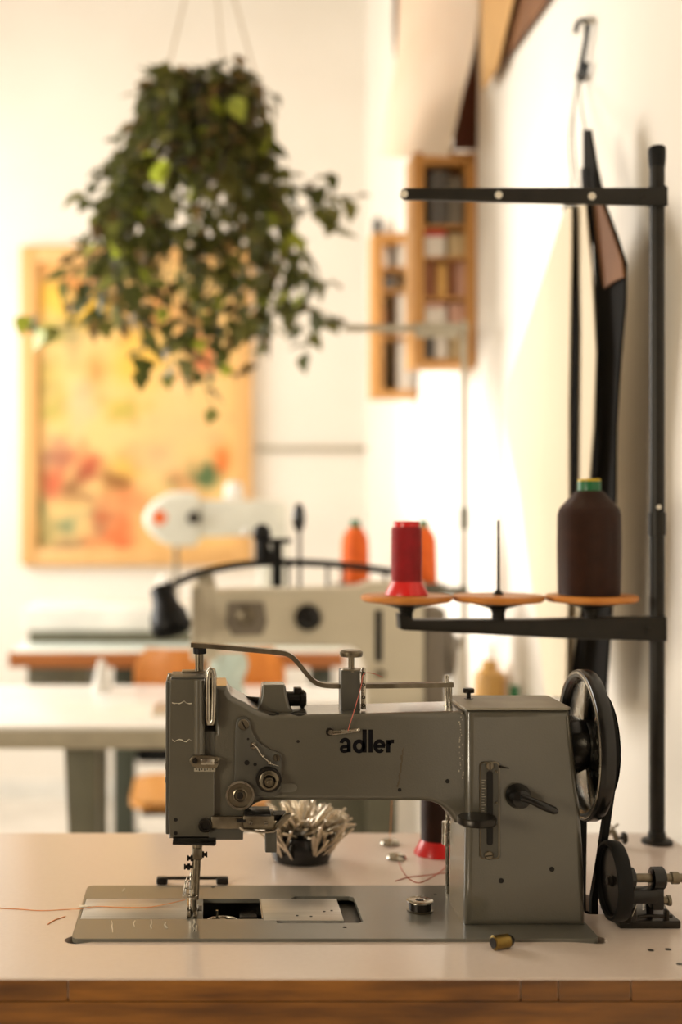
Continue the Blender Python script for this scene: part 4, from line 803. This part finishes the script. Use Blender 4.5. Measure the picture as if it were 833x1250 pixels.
# ---- wooden chair between the tables
ch = thing('chair', 'orange plywood chair with a rounded seat behind the white table', 'chair', (0.012, 3.30, 0))
obj('seat', MB().plate(rrect(-0.188, 3.135, 0.205, 3.49, 0.07, 8), [], 0.432, 0.452), 'chair', ch)
bk = MB(); rows = []
for i in range(9):
    t = i / 8; z = 0.615 + 0.218 * t; wd_ = 0.188 - (0.03 * max(0, t - 0.8) / 0.2) ** 1.0 * 1.0
    rows.append([Vector((0.012 + wd_ * (j / 6 - 1), 3.135 - 0.03 * (j / 6 - 1) ** 2 * -1 - 0.012, z)) for j in range(13)])
rv = [bk.ring(r) for r in rows]
for r0, r1 in zip(rv, rv[1:]):
    for j in range(12): bk.face((r0[j], r0[j + 1], r1[j + 1], r1[j]))
bmesh.ops.solidify(bk.bm, geom=bk.bm.faces[:], thickness=-0.011)
obj('backrest', bk, 'chair', ch)
for sx in (-0.06, 0.09):
    obj('leg', MB().tube([Vector((sx, 3.15, 0.0)), Vector((sx, 3.165, 0.43)), Vector((sx, 3.162, 0.64))], 0.011), 'dgreen', ch)
    obj('leg', MB().tube([Vector((sx, 3.47, 0.0)), Vector((sx, 3.45, 0.43))], 0.011), 'dgreen', ch)
obj('seat_frame', MB().box((-0.16, 3.16, 0.412), (0.184, 3.46, 0.4315), 0.004), 'lampblack', ch)
# ---- far table with a brown edge
FT = thing('side_table', 'pale-topped table with a red-brown wooden edge near the back wall', 'table', (-0.09, 4.2, 0))
fx0, fx1, fy0, fy1 = P(10, 0, 3.785).x, P(421, 0, 3.785).x, 3.785, 4.55
obj('tabletop', MB().box((fx0, fy0 + 0.02, 0.712), (fx1, fy1, 0.75), 0.002), 'mint', FT)
obj('edge_strip', MB().box((fx0, fy0, 0.706), (fx1, fy0 + 0.0195, 0.7515), 0.003), 'redwood', FT)
dr = obj('drawer', MB().box((P(33, 0, 3.83).x, 3.83, 0.60), (P(107, 0, 3.83).x, 4.25, 0.7118), 0.004), 'olive', FT)
obj('drawer_handle', MB().cyl(P(60, 836, 3.82), P(80, 836, 3.82), 0.006), 'oldsteel', dr)
for lx in (P(152, 0, 3.92).x, P(392, 0, 3.92).x):
    l = obj('leg', MB().box((lx - 0.034, 3.90, 0.05), (lx + 0.034, 3.96, 0.7118), 0.004), 'dgreen', FT)
    obj('foot', MB().box((lx - 0.036, 3.80, 0), (lx + 0.036, 4.45, 0.05), 0.006), 'dgreen', l)
mb_ = obj('motor_box', MB().box((P(152, 0, 4.0).x + 0.035, 3.97, 0.38), (P(235, 0, 4.0).x, 4.2, 0.56), 0.02), 'lampblack', FT)
obj('motor_hanger', MB().box((P(180, 0, 4.0).x, 4.05, 0.56), (P(200, 0, 4.0).x, 4.1, 0.7118)), 'lampblack', mb_)
# ---- third machine, white, on a low white base
Y3 = 4.15
m3 = thing('sewing_machine', 'white rounded sewing machine on a low white base in front of the painting', 'sewing machine', (P(195, 0, Y3).x, 4.2, 0.75))
bs = obj('base', MB().box((P(35, 0, Y3).x, Y3 - 0.12, 0.792), (P(350, 0, Y3).x, Y3 + 0.22, 0.868), 0.008), 'white', m3)
obj('base_foot', MB().box((P(40, 0, Y3).x, Y3 - 0.10, 0.7503), (P(345, 0, Y3).x, Y3 + 0.2, 0.7918)), 'olive', m3)
obj('arm', MB().prism(px([(243, 610), (345, 611), (352, 618), (352, 736), (316, 736), (316, 664), (306, 654), (243, 656)], Y3), Y3, Y3 + 0.12, 0.02, 4), 'palegrey', m3, wn=True)
hd = [(208, 601), (224, 599.5), (238, 600), (244, 606), (245, 634), (244, 660), (238, 667), (224, 668), (210, 667), (196, 662), (184, 652), (177, 643), (175, 634), (177, 625), (184, 615), (196, 606)]
h3 = obj('head', MB().prism(px(hd, Y3 - 0.01), Y3 - 0.01, Y3 + 0.125, 0.022, 5), 'palegrey', m3, wn=True)
obj('orange_badge', MB().lathe(P(195, 632, Y3 - 0.008), (0, -1, 0), [(0.024, -0.004), (0.024, 0.002), (0.018, 0.004)], 24), 'orangethread', h3)
obj('tension_dial', MB().lathe(P(237, 632, Y3 - 0.01), (0, -1, 0), [(0.022, 0), (0.020, 0.014), (0.012, 0.02)], 24), 'darkmetal', h3)
obj('needle_bar', MB().cyl(P(215, 664, Y3 + 0.06), P(215, 733, Y3 + 0.06), 0.008), 'oldsteel', m3)
X = P(286, 0, Y3).x; z = P(0, 609.5, Y3).z
tag(obj('thread_cone', MB().lathe((X, Y3 + 0.06, z), (0, 0, 1), [(0.035, 0), (0.036, 0.006), (0.026, 0.052), (0.012, 0.06)], 24), 'whitethread'), 'fat white thread cone on top of the rounded white sewing machine', 'thread spool')
X = P(202, 0, Y3).x
tag(obj('thread_cone', MB().lathe((X, Y3 - 0.08, 0.8683), (0, 0, 1), [(0.022, 0), (0.024, 0.01), (0.02, 0.09), (0.008, 0.1)], 24), 'whitethread'), 'white thread cone standing on the low white base by the lamp', 'thread spool')

# ================================================================ painting on the back wall
pn = thing('painting', 'large abstract floral painting in yellow and peach in a pale wood frame', 'painting', P(166, 690, 5.18))
x0, x1, z0, z1 = P(25, 0, 5.16).x, P(308, 0, 5.16).x, P(0, 690, 5.16).z, P(0, 300, 5.16).z; fw_ = S(20, 5.16)
for a, b in (((x0, z0), (x0 + fw_, z1)), ((x1 - fw_, z0), (x1, z1)), ((x0 + fw_, z0), (x1 - fw_, z0 + fw_)), ((x0 + fw_, z1 - fw_), (x1 - fw_, z1))):
    obj('frame_bar', MB().box((a[0], 5.155, a[1]), (b[0], 5.1985, b[1]), 0.003), 'palewood', pn)
NXg, NZg = 70, 100; cv = MB(); verts = []
for j in range(NZg + 1):
    verts.append(cv.ring([(x0 + fw_ + (x1 - x0 - 2 * fw_) * i / NXg, 5.182, z0 + fw_ + (z1 - z0 - 2 * fw_) * j / NZg) for i in range(NXg + 1)]))
for j in range(NZg):
    for i in range(NXg): cv.face((verts[j][i], verts[j][i + 1], verts[j + 1][i + 1], verts[j + 1][i]))
mp_ = bpy.data.materials.new('canvas_paint'); mp_.use_nodes = True
at = mp_.node_tree.nodes.new('ShaderNodeAttribute'); at.attribute_name = 'paint'
mp_.node_tree.links.new(at.outputs['Color'], mp_.node_tree.nodes['Principled BSDF'].inputs['Base Color'])
mp_.node_tree.nodes['Principled BSDF'].inputs['Roughness'].default_value = 0.6
cob = obj('canvas', cv, mp_, pn)
BL = [(230, 165, 110, 45, (226, 148, 74)), (160, 215, 45, 45, (248, 200, 70)), (275, 245, 50, 35, (248, 196, 46)), (420, 410, 85, 75, (244, 194, 70)), (430, 320, 60, 40, (240, 190, 80)),
      (210, 315, 30, 30, (176, 160, 104)), (150, 310, 22, 30, (176, 184, 70)), (140, 450, 50, 60, (214, 190, 104)), (165, 545, 45, 40, (196, 184, 88)), (380, 545, 50, 25, (208, 190, 84)),
      (240, 525, 45, 45, (240, 196, 152)), (560, 600, 110, 80, (246, 196, 138)), (500, 700, 70, 60, (244, 194, 140)), (290, 430, 32, 60, (232, 158, 84)), (180, 690, 45, 40, (190, 132, 100)),
      (270, 715, 38, 32, (204, 88, 52)), (155, 770, 40, 45, (216, 92, 60)), (210, 790, 40, 40, (156, 108, 60)), (115, 850, 25, 50, (140, 148, 96)), (205, 900, 26, 22, (126, 150, 110)),
      (210, 965, 45, 18, (160, 136, 96)), (380, 820, 62, 50, (234, 132, 80)), (370, 925, 62, 55, (230, 98, 48)), (350, 760, 26, 20, (150, 96, 40)), (385, 715, 50, 40, (238, 186, 80)),
      (690, 690, 26, 40, (236, 108, 36)), (645, 738, 36, 32, (70, 104, 60)), (630, 390, 22, 24, (222, 84, 44)), (580, 765, 40, 30, (240, 172, 112)), (560, 940, 120, 35, (226, 190, 120)),
      (480, 250, 60, 60, (214, 140, 70)), (600, 300, 60, 80, (220, 160, 90)), (550, 460, 50, 60, (246, 206, 150)), (440, 680, 40, 40, (238, 190, 130)), (300, 880, 30, 60, (180, 120, 80)), (130, 930, 30, 30, (170, 160, 100)), (480, 870, 40, 60, (222, 150, 90))]
pg = random.Random(5); base_c = (240, 202, 134)
dabs = [(b[0], b[1], b[2], b[3], b[4], 0.85) for b in BL]
dabs.sort(key=lambda t: -t[2] * t[3])
for _ in range(340):
    b = pg.choice(BL); k = pg.uniform(0.78, 1.08)
    cc_ = b[4]; dabs.append((b[0] + pg.gauss(0, b[2] * 0.8), b[1] + pg.gauss(0, b[3] * 0.8), pg.uniform(10, 34), pg.uniform(8, 24), tuple(min(250, v * k) for v in b[4]), 0.5))
al = cob.data.color_attributes.new('paint', 'FLOAT_COLOR', 'POINT'); k = 0
for j in range(NZg + 1):
    for i in range(NXg + 1):
        u_ = 110 + 620 * i / NXg; v_ = 965 - 860 * j / NZg; c = list(base_c)
        for bx_, by_, rx_, ry_, cc, st in dabs:
            q_ = ((u_ - bx_) / rx_) ** 2 + ((v_ - by_) / ry_) ** 2
            if q_ < 4:
                wgt = st * math.exp(-q_ * 1.2)
                for n in range(3): c[n] += (cc[n] - c[n]) * wgt
        al.data[k].color = (*lin([c[0] * 0.96, c[1] * 0.95, c[2] * 0.93]), 1); k += 1

# ================================================================ hanging plant
YPL = 3.1; pc_ = P(258, 168, YPL); PRr = 0.125
pl = thing('hanging_plant', 'bushy trailing green plant hanging on cords from the ceiling', 'plant', (pc_.x, YPL, pc_.z - 0.1))
ptop = P(0, 118, YPL).z; pbot = P(0, 205, YPL).z
obj('pot', MB().lathe((pc_.x, YPL, pbot), (0, 0, 1), [(0.085, 0), (0.092, 0.004), (PRr - 0.004, ptop - pbot - 0.015), (PRr, ptop - pbot - 0.013), (PRr, ptop - pbot), (PRr - 0.008, ptop - pbot), (PRr - 0.012, ptop - pbot - 0.03), (0.01, ptop - pbot - 0.03)], 36), 'pot', pl)
apex = P(254, -120, YPL)
for a_, xx in ((200, 0), (70, 0), (-20, 0)):
    t = math.radians(a_); q = Vector((pc_.x + PRr * math.cos(t), YPL + PRr * math.sin(t), ptop - 0.006))
    obj('hanger_cord', MB().tube([q, apex], 0.0022, 6), 'cord', pl)
obj('ceiling_cord', MB().tube([apex, Vector((apex.x, apex.y, ZT - 0.03))], 0.003, 6).ball(apex, 0.009), 'cord', pl)
obj('ceiling_hook', MB().lathe((apex.x, apex.y, ZT - 0.032), (0, 0, 1), [(0.006, 0), (0.012, 0.02), (0.02, 0.032)], 16), 'darkmetal', pl)
def leaf_mesh(name, mat, L, Wd, fold):
    b = MB(); mid = []; le = []; ri = []
    pro = [(0, 0.06), (0.12, 0.62), (0.3, 1.0), (0.55, 0.86), (0.8, 0.42), (1, 0.02)]
    for t, w in pro:
        y = L * t; z = -0.25 * L * t * t
        mid.append(b.bm.verts.new((0, y, z))); le.append(b.bm.verts.new((-Wd * w, y - 0.02 * L * w, z + fold * w))); ri.append(b.bm.verts.new((Wd * w, y - 0.02 * L * w, z + fold * w)))
    for i in range(len(pro) - 1):
        b.face((le[i], mid[i], mid[i + 1], le[i + 1])); b.face((mid[i], ri[i], ri[i + 1], mid[i + 1]))
    me = bpy.data.meshes.new(name); b.bm.to_mesh(me); b.bm.free(); me.materials.append(mat); me.shade_smooth(); return me
LM = [leaf_mesh('leaf', LEAVES[k], L, W_, f) for k, L, W_, f in ((0, 0.060, 0.023, 0.006), (0, 0.050, 0.019, 0.008), (1, 0.058, 0.022, 0.005), (1, 0.046, 0.018, 0.006), (2, 0.054, 0.022, 0.004), (3, 0.050, 0.017, 0.010))]
lr = random.Random(21); leaves = []; rootl = Vector(pl.location)
def add_leaf(p, out, light=None):
    d = (out + Vector((lr.gauss(0, .45), lr.gauss(0, .45), lr.gauss(-0.35, .4)))).normalized()
    upv = (Vector((lr.gauss(0, .5), lr.gauss(-0.35, .5), 1))).normalized()
    xa_ = d.cross(upv).normalized(); za_ = xa_.cross(d)
    m_ = Matrix((xa_, d, za_)).transposed().to_4x4(); m_.translation = p - rootl
    s_ = lr.uniform(0.75, 1.25)
    me = LM[light] if light is not None else lr.choices(LM, (4, 4, 3.6, 3.6, 0.9, 2.6))[0]
    leaves.append((p.y, m_ @ Matrix.Scale(s_, 4), me))
def vine(pts, step=0.024, light=None, r=0.0016, thin=False):
    sm = smooth(pts, 6); obj('vine', MB().tube(sm, r, 5), 'stem', pl)
    acc = 0
    for i in range(1, len(sm)):
        acc += (sm[i] - sm[i - 1]).length
        if acc > step:
            acc = 0
            if thin and sm[i].z > ptop - 0.13 and lr.random() < 0.45: continue
            t = (sm[i] - sm[i - 1]).normalized(); side = t.cross(Vector((lr.gauss(0, 1), lr.gauss(0, 1), lr.gauss(0, 1)))).normalized()
            add_leaf(sm[i], side + t * 0.4, light)
# trailing vines all round the pot: out over the rim, then down
def trail(n, out0, out1, l0, l1, step, front=False):
    for k in range(n):
        a_ = lr.uniform(-PI, 0) if front else 2 * PI * k / n + lr.uniform(-.15, .15)
        ca, sa = math.cos(a_), math.sin(a_)
        out = lr.uniform(out0, out1) * (1 if ca < 0 else 0.5); ln = lr.uniform(l0, l1) * (1.0 - 0.25 * abs(ca))
        p0 = Vector((pc_.x + 0.09 * ca, YPL + 0.09 * sa, ptop - 0.02)); h = lr.uniform(-0.01, 0.04)
        R1 = PRr + 0.012; R2 = PRr + out
        pts = [p0, Vector((pc_.x + R1 * ca, YPL + R1 * sa, ptop + h)), Vector((pc_.x + R2 * ca - 0.012, YPL + R2 * sa, ptop - 0.05))]
        m = max(2, int(ln / 0.09)); cxv = pts[-1].copy()
        for i in range(m):
            cxv = cxv + Vector((lr.gauss(0, .016) + (0.03 if ca < 0 else 0.012) * ca * (1 if i < 4 else -0.7), lr.gauss(0, .012), -ln / m)); pts.append(cxv)
        vine(pts, step, thin=True)
trail(26, 0.0, 0.07, 0.42, 0.70, 0.022)
trail(28, 0.0, 0.05, 0.36, 0.76, 0.022, front=True)
trail(6, 0.0, 0.04, 0.05, 0.2, 0.024, front=True)
# crown leaves over the rim
for k in range(20):
    a_ = lr.uniform(0, 2 * PI); R = PRr * math.sqrt(lr.random()) * 1.15
    add_leaf(Vector((pc_.x + R * math.cos(a_), YPL + R * math.sin(a_), ptop - 0.01 + lr.uniform(-.02, .045))), Vector((math.cos(a_), math.sin(a_), 0.5)))
# single sprays that show against the wall
for seq, dy in (([(300, 150), (330, 190), (352, 235), (380, 222), (405, 210)], -0.05), ([(305, 190), (345, 245), (380, 255), (415, 245), (440, 240)], 0.02),
                ([(310, 220), (350, 280), (362, 320), (385, 345), (412, 346)], -0.08), ([(300, 260), (350, 330), (372, 372), (395, 392), (416, 385)], 0.04),
                ([(310, 300), (345, 350), (362, 390), (378, 412), (372, 432)], -0.06), ([(200, 150), (165, 160), (140, 185), (125, 215), (105, 236)], -0.05),
                ([(200, 170), (160, 210), (135, 225), (118, 245), (100, 240)], 0.05), ([(190, 200), (150, 260), (130, 290), (118, 310)], -0.08), ([(190, 240), (150, 300), (126, 330), (118, 368)], 0.0),
                ([(270, 130), (285, 108), (293, 92)], 0.0), ([(320, 200), (360, 225), (390, 232), (408, 262), (412, 285)], -0.03), ([(325, 250), (365, 290), (378, 330), (400, 350)], 0.03), ([(320, 330), (352, 372), (385, 380), (410, 398)], -0.02), ([(200, 260), (150, 320), (135, 360), (128, 392)], 0.03), ([(220, 130), (195, 122), (182, 135)], -0.05), ([(180, 360), (150, 385), (150, 400)], -0.02)):
    vine([P(x, y, YPL + dy) for x, y in seq], 0.021)
for seq in ([(230, 300), (215, 350), (232, 420), (250, 470), (262, 503)], [(255, 320), (262, 380), (270, 430), (288, 466)], [(150, 330), (140, 380), (110, 395), (56, 402), (36, 384)]):
    vine([P(x, y, YPL - 0.12) for x, y in seq], 0.034)
for x, y in ((193, 188), (205, 200), (186, 205), (176, 262), (196, 196), (138, 300), (120, 298), (30, 385), (56, 402), (200, 350), (285, 118)):
    add_leaf(P(x, y, YPL - 0.2), Vector((-0.4, -0.4, 0.1)), 4)
leaves.sort(key=lambda t: t[0])
for _, m_, me in leaves[:300]:
    o = bpy.data.objects.new('leaf', me); COL.objects.link(o); o.parent = pl; o.matrix_local = m_
rest = leaves[300:]
if rest:
    bm = bmesh.new(); mats = []; used = []
    for _, m_, me in rest:
        if me.materials[0] not in used: used.append(me.materials[0])
        n0 = len(bm.verts); f0 = len(bm.faces); bm.from_mesh(me); bm.verts.ensure_lookup_table(); bm.faces.ensure_lookup_table()
        for v in bm.verts[n0:]: v.co = m_ @ v.co
        for f in bm.faces[f0:]: f.material_index = used.index(me.materials[0])
    me = bpy.data.meshes.new('foliage'); bm.to_mesh(me); bm.free()
    for mm in used: me.materials.append(mm)
    me.shade_smooth(); fo = bpy.data.objects.new('foliage', me); COL.objects.link(fo); fo.parent = pl; fo['kind'] = 'stuff'

# ================================================================ right wall: rack with hides, cabinets, patterns
rk = thing('wall_rack', 'wooden rack high on the right wall above the cabinets', 'rack', (0.56, 2.9, 2.62))
obj('shelf_board', MB().box((0.40, 2.1, 2.62), (XW - 0.001, 3.5, 2.645), 0.002), 'oak', rk)
for y in (2.3, 2.72): obj('shelf_bracket', MB().prism([(XW - 0.001, 2.6195), (0.48, 2.6195), (XW - 0.001, 2.5)], y, y + 0.02), 'oak', rk)
def sheet(name, left, right, mat, label, cat, n=10, m=8, wav=0.012, th=0.003, parent=None):
    # left and right: edges as (x, y, Y), swept across with gentle folds
    b = MB(); rows = []; lft = smooth([P(*p) for p in left], n); rgt = smooth([P(*p) for p in right], n)
    nn = min(len(lft), len(rgt))
    for i in range(nn):
        row = []
        for j in range(m + 1):
            t = j / m; p = lft[i].lerp(rgt[i], t); p.y += wav * math.sin(t * 9 + i * 0.15) * min(1, i / 6); row.append(p)
        rows.append(b.ring(row))
    for r0, r1 in zip(rows, rows[1:]):
        for j in range(m): b.face((r0[j], r0[j + 1], r1[j + 1], r1[j]))
    bmesh.ops.solidify(b.bm, geom=b.bm.faces[:], thickness=th)
    o = obj(name, b, mat, parent)
    if not parent: tag(o, label, cat, 'hides on the wall rack')
    return o
sheet('leather_hide', [(488, -54, 3.30), (484, 60, 3.34), (474, 125, 3.36), (461, 193, 3.36)], [(583, -120, 3.0), (582, 30, 2.98), (564, 120, 2.96), (549, 190, 2.95)], 'hide', 'large pale pink hide hanging high from the wall rack above the cabinet', 'hide', wav=0.01)
sheet('leather_hide', [(566, -105, 3.06), (570, 60, 3.07), (556, 130, 3.07), (553, 183, 3.07)], [(584, -105, 3.06), (584, 60, 3.06), (583.5, 130, 3.06), (583.5, 183, 3.06)], 'brownhide', 'narrow dark brown hide hanging behind the pale pink one', 'hide', wav=0.002)
def wallsheet(name, pts, X, th, mat, label, cat, group=None, k=1, parent=None):
    q = [W(x, y, X) for x, y in pts]
    poly = [(v.y, v.z) for v in q]
    o = obj(name, MB().prism(poly, X, X + th, 0, ax='X'), mat, parent)
    if not parent: tag(o, label, cat, group)
    return o
sheet('leather_hide', [(482, -38, 3.42), (480, 20, 3.42), (481, 60, 3.42), (484, 96, 3.42)], [(494, -38, 3.40), (494, 20, 3.40), (492, 60, 3.40), (487, 96, 3.40)], 'brownhide', 'dark brown strip of hide along the outer edge of the pale pink hide', 'hide', wav=0.001)
wallsheet('leather_hide', [(588, -149), (634, -254), (634, -30), (617, 40), (607, 82), (597, 100), (588, 110)], 0.630, 0.003, 'kraft', 'light tan hide flat along the right wall under the rack', 'hide', 'hides on the wall rack')
wallsheet('leather_hide', [(600, -158), (700, -380), (700, -45), (668, 0), (600, 95)], 0.645, 0.004, 'tan', 'brown hide with a straight slanting lower edge against the right wall', 'hide', 'hides on the wall rack')
def case(label, x0, y0, x1, y1, Y, dep, shelves, right=True):
    c = thing('wall_cabinet', label, 'cabinet', (P((x0 + x1) / 2, 0, Y).x, Y + dep / 2, P(0, y1, Y).z))
    A, B = P(x0, y1, Y), P(x1, y0, Y); t = S(13, Y)
    obj('side_panel', MB().box((A.x, Y, A.z), (A.x + t, Y + dep, B.z), 0.001), 'oak', c)
    if right: obj('side_panel', MB().box((B.x - t, Y, A.z), (B.x, Y + dep, B.z), 0.001), 'oak', c)
    obj('top_panel', MB().box((A.x + t, Y, B.z - t), (B.x - t * right, Y + dep, B.z), 0.001), 'oak', c)
    obj('bottom_panel', MB().box((A.x + t, Y, A.z), (B.x - t * right, Y + dep, A.z + S(9, Y)), 0.001), 'oak', c)
    obj('back_panel', MB().box((A.x + t, Y + dep - 0.006, A.z + S(9, Y)), (B.x - t * right, Y + dep, B.z - t)), 'beigeitem', c)
    for s in shelves:
        z = P(0, s, Y).z; obj('shelf', MB().box((A.x + t, Y + 0.004, z - S(3, Y)), (B.x - t * right, Y + dep - 0.0065, z)), 'oak', c)
    return c
def item(name, x0, y0, x1, Y, zrow, mat, label, cat, lid=None, round_=False, parent_Y=0.012):
    a = P(x0, y0, Y + parent_Y); b = P(x1, y0, Y + parent_Y); z0 = P(0, zrow, Y).z + 0.0005; zt_ = P(0, y0, Y).z; c = ((a.x + b.x) / 2, Y + parent_Y + 0.03, z0)
    o = thing(name, label, cat, c); w = b.x - a.x
    hz = z0 + (zt_ - z0) * (0.8 if lid else 1)
    if round_: obj('body', MB().lathe((c[0], c[1], z0), (0, 0, 1), [(w / 2 * .9, 0), (w / 2, 0.003), (w / 2, (hz - z0) * .8), (w / 4, hz - z0)], 20), mat, o)
    else: obj('body', MB().box((a.x, Y + parent_Y, z0), (b.x, Y + parent_Y + 0.06, hz), 0.002), mat, o)
    if lid:
        k = 0.3 if round_ else 0.5
        if round_: obj('lid', MB().lathe((c[0], c[1], hz + 0.0002), (0, 0, 1), [(w * k, 0), (w * k, zt_ - hz)], 16), lid, o)
        else: obj('lid', MB().box((a.x - 0.001, Y + parent_Y - 0.001, hz + 0.0002), (b.x + 0.001, Y + parent_Y + 0.061, zt_), 0.001), lid, o)
    return o
YA_, YBb = 3.085, 3.92
case('oak wall cabinet with open compartments, the nearer one on the right wall', 505, 186, 583, 447, YA_, 0.12, (274, 313, 362, 402))
case('oak wall cabinet farther back beside the corner of the room', 455, 284, 511, 485, YBb, 0.10, (326, 353, 410), right=False)
for a in ((526, 206, 546, 274, 'greyitem', 'dark grey box in the top row of the nearer cabinet', None), (548, 214, 566, 274, 'greym', 'mid grey box beside the dark one in the top row', None),
          (519, 280, 544, 313, 'whiteitem', 'white box with a red lid in the nearer cabinet', 'reditem'), (548, 284, 569, 313, 'beigeitem', 'beige box beside the white box with red lid', None),
          (519.5, 318, 532, 362, 'brownitem', 'brown book at the end of the book row in the cabinet', None), (534, 321, 546, 362, 'honey', 'amber book second in the row in the cabinet', None),
          (548, 317, 557, 362, 'brownitem', 'brown book third in the row in the cabinet', None), (558.5, 319, 569, 362, 'pinkitem', 'dusty pink book next to the right panel of the cabinet', None),
          (519, 368, 545, 402, 'whiteitem', 'white box with a pink lid below the books', 'pinkitem'), (549, 369, 569, 402, 'pinkitem', 'plain pink box below the books in the cabinet', None),
          (520, 411, 530, 438, 'greyitem', 'small dark grey box on the cabinet bottom', None), (532, 409, 546, 438, 'whiteitem', 'small white box on the cabinet bottom', None), (549, 406, 569, 438, 'beigeitem', 'beige box on the cabinet bottom', None)):
    item('book' if 'book' in a[5] and 'books' not in a[5] else 'box', a[0], a[1], a[2], YA_, a[3], a[4], a[5], 'book' if 'book' in a[5] and 'books' not in a[5] else 'box', a[6])
for a in ((462, 291, 478, 326, 'whiteitem', 'white jar with a dark lid in the farther cabinet', 'greyitem', True), (466, 336, 482, 353, 'greyitem', 'low dark grey tin under the white jar', None, False),
          (462, 364, 476, 410, 'brownhide', 'dark red bottle on the shelf above the bottom of the farther cabinet', 'lampblack', True), (462, 418, 476, 476, 'darkcard', 'black bottle on the bottom of the farther cabinet', 'lampblack', True),
          (485, 292, 504, 326, 'whiteitem', 'tall white carton beside the white jar', None, False), (486, 358, 505, 410, 'whiteitem', 'white carton beside the dark red bottle', None, False), (486, 416, 506, 476, 'whiteitem', 'white carton beside the black bottle', None, False)):
    item('bottle' if 'bottle' in a[5].split(' on ')[0] else 'jar' if a[7] else 'box', a[0], a[1], a[2], YBb, a[3], a[4], a[5], 'bottle' if 'bottle' in a[5].split(' on ')[0] else 'jar' if a[7] else 'box', a[6], a[7])
item('bottle', 457, 262, 468, YBb, 284, 'lampblack', 'black bottle on top of the farther cabinet', 'bottle', None, True)
item('jar', 471, 266, 485, YBb, 284, 'whiteitem', 'white jar on top of the farther cabinet', 'jar', None, True)
zc_ = P(0, 186, YA_).z + 0.0003
for x, lab in ((531, 'white ball of yarn on the cabinet top, the left of two'), (549, 'white ball of yarn on the cabinet top, the right of two')):
    tag(obj('yarn_ball', MB().ball((P(x, 0, YA_ + .03).x, YA_ + 0.03, zc_ + 0.015), 0.015), 'whitethread'), lab, 'yarn')
# hook, strings and cut patterns on the wall
hk_ = thing('wall_hook', 'bent wire hook on the right wall above the patterns', 'hook', W(712, 60, 0.652))
obj('hook_wire', MB().tube(smooth([W(x, y, 0.648) for x, y in ((703, 40), (706, 28), (714, 25), (718, 30), (716, 48), (709, 84), (706, 93), (711, 97), (715, 88), (717, 76))], 4), 0.0048, 8), 'lampblack', hk_)
obj('nail', MB().cyl(W(713, 28, 0.64), (XW - 0.0005, W(713, 28, 0.64).y, W(713, 28, 0.64).z), 0.0025), 'steel', hk_)
wallsheet('pattern_piece', [(691, 253), (672, 312), (650, 380), (628, 445), (612, 490), (622, 545), (634, 600), (642, 660), (650, 720), (656, 760), (666, 850), (690, 852), (694, 700), (694, 500), (697, 300), (697, 253)], 0.5530, 0.0025, 'card', 'widest cream card pattern hanging outermost on the right wall', 'pattern', 'cut patterns hanging on the wall')
wallsheet('pattern_piece', [(688, 250), (701, 250), (704, 400), (702, 600), (690, 770), (688, 854), (675, 854), (680, 760), (690, 600), (694, 400)], 0.5595, 0.003, 'darkcard', 'black card pattern between the two cream ones', 'pattern', 'cut patterns hanging on the wall')
wallsheet('pattern_piece', [(700, 250), (714, 250), (722, 330), (727, 430), (724, 520), (718, 600), (708, 740), (690, 852), (682, 852), (692, 720), (698, 600), (703, 400)], 0.5660, 0.0025, 'card', 'narrow cream card pattern behind the black one', 'pattern', 'cut patterns hanging on the wall')
wallsheet('pattern_piece', [(709, 205), (717, 205), (722, 330), (730, 430), (730, 540), (724, 620), (712, 790), (702, 854), (694, 854), (712, 640), (718, 450), (714, 300)], 0.5720, 0.003, 'darkcard', 'thin black strap pattern next to the dark leather', 'pattern', 'cut patterns hanging on the wall')
wallsheet('leather_piece', [(724, 250), (734, 250), (746, 282), (758, 318), (761, 338), (748, 344), (737, 352), (729, 300)], 0.5810, 0.003, 'tan', 'tan leather flap over the dark leather on the right wall', 'leather', 'cut patterns hanging on the wall')
wallsheet('leather_piece', [(712, 158), (720, 158), (728, 205), (738, 250), (752, 288), (763, 322), (762, 372), (756, 440), (751, 520), (750, 600), (748, 700), (742, 800), (738, 854), (702, 854), (716, 700), (724, 600), (730, 450), (724, 300), (712, 240)], 0.5890, 0.004, 'darkcard', 'dark brown leather hanging closest to the wall behind the patterns', 'leather', 'cut patterns hanging on the wall')
for pts, X, lab in (([(708, 95), (710, 130), (716, 162)], 0.595, 'thin string from the wall hook to the dark leather'), ([(707, 96), (700, 150), (704, 210), (712, 252)], 0.567, 'looped string from the wall hook to the narrow pattern'), ([(706, 96), (696, 170), (699, 220), (693, 256)], 0.555, 'outermost string from the wall hook to the widest pattern')):
    tag(obj('string', MB().tube(smooth([W(x, y, 0.648 + (X - 0.648) * i / (len(pts) - 1)) for i, (x, y) in enumerate(pts)], 5), 0.0012, 6), 'stem'), lab, 'string')
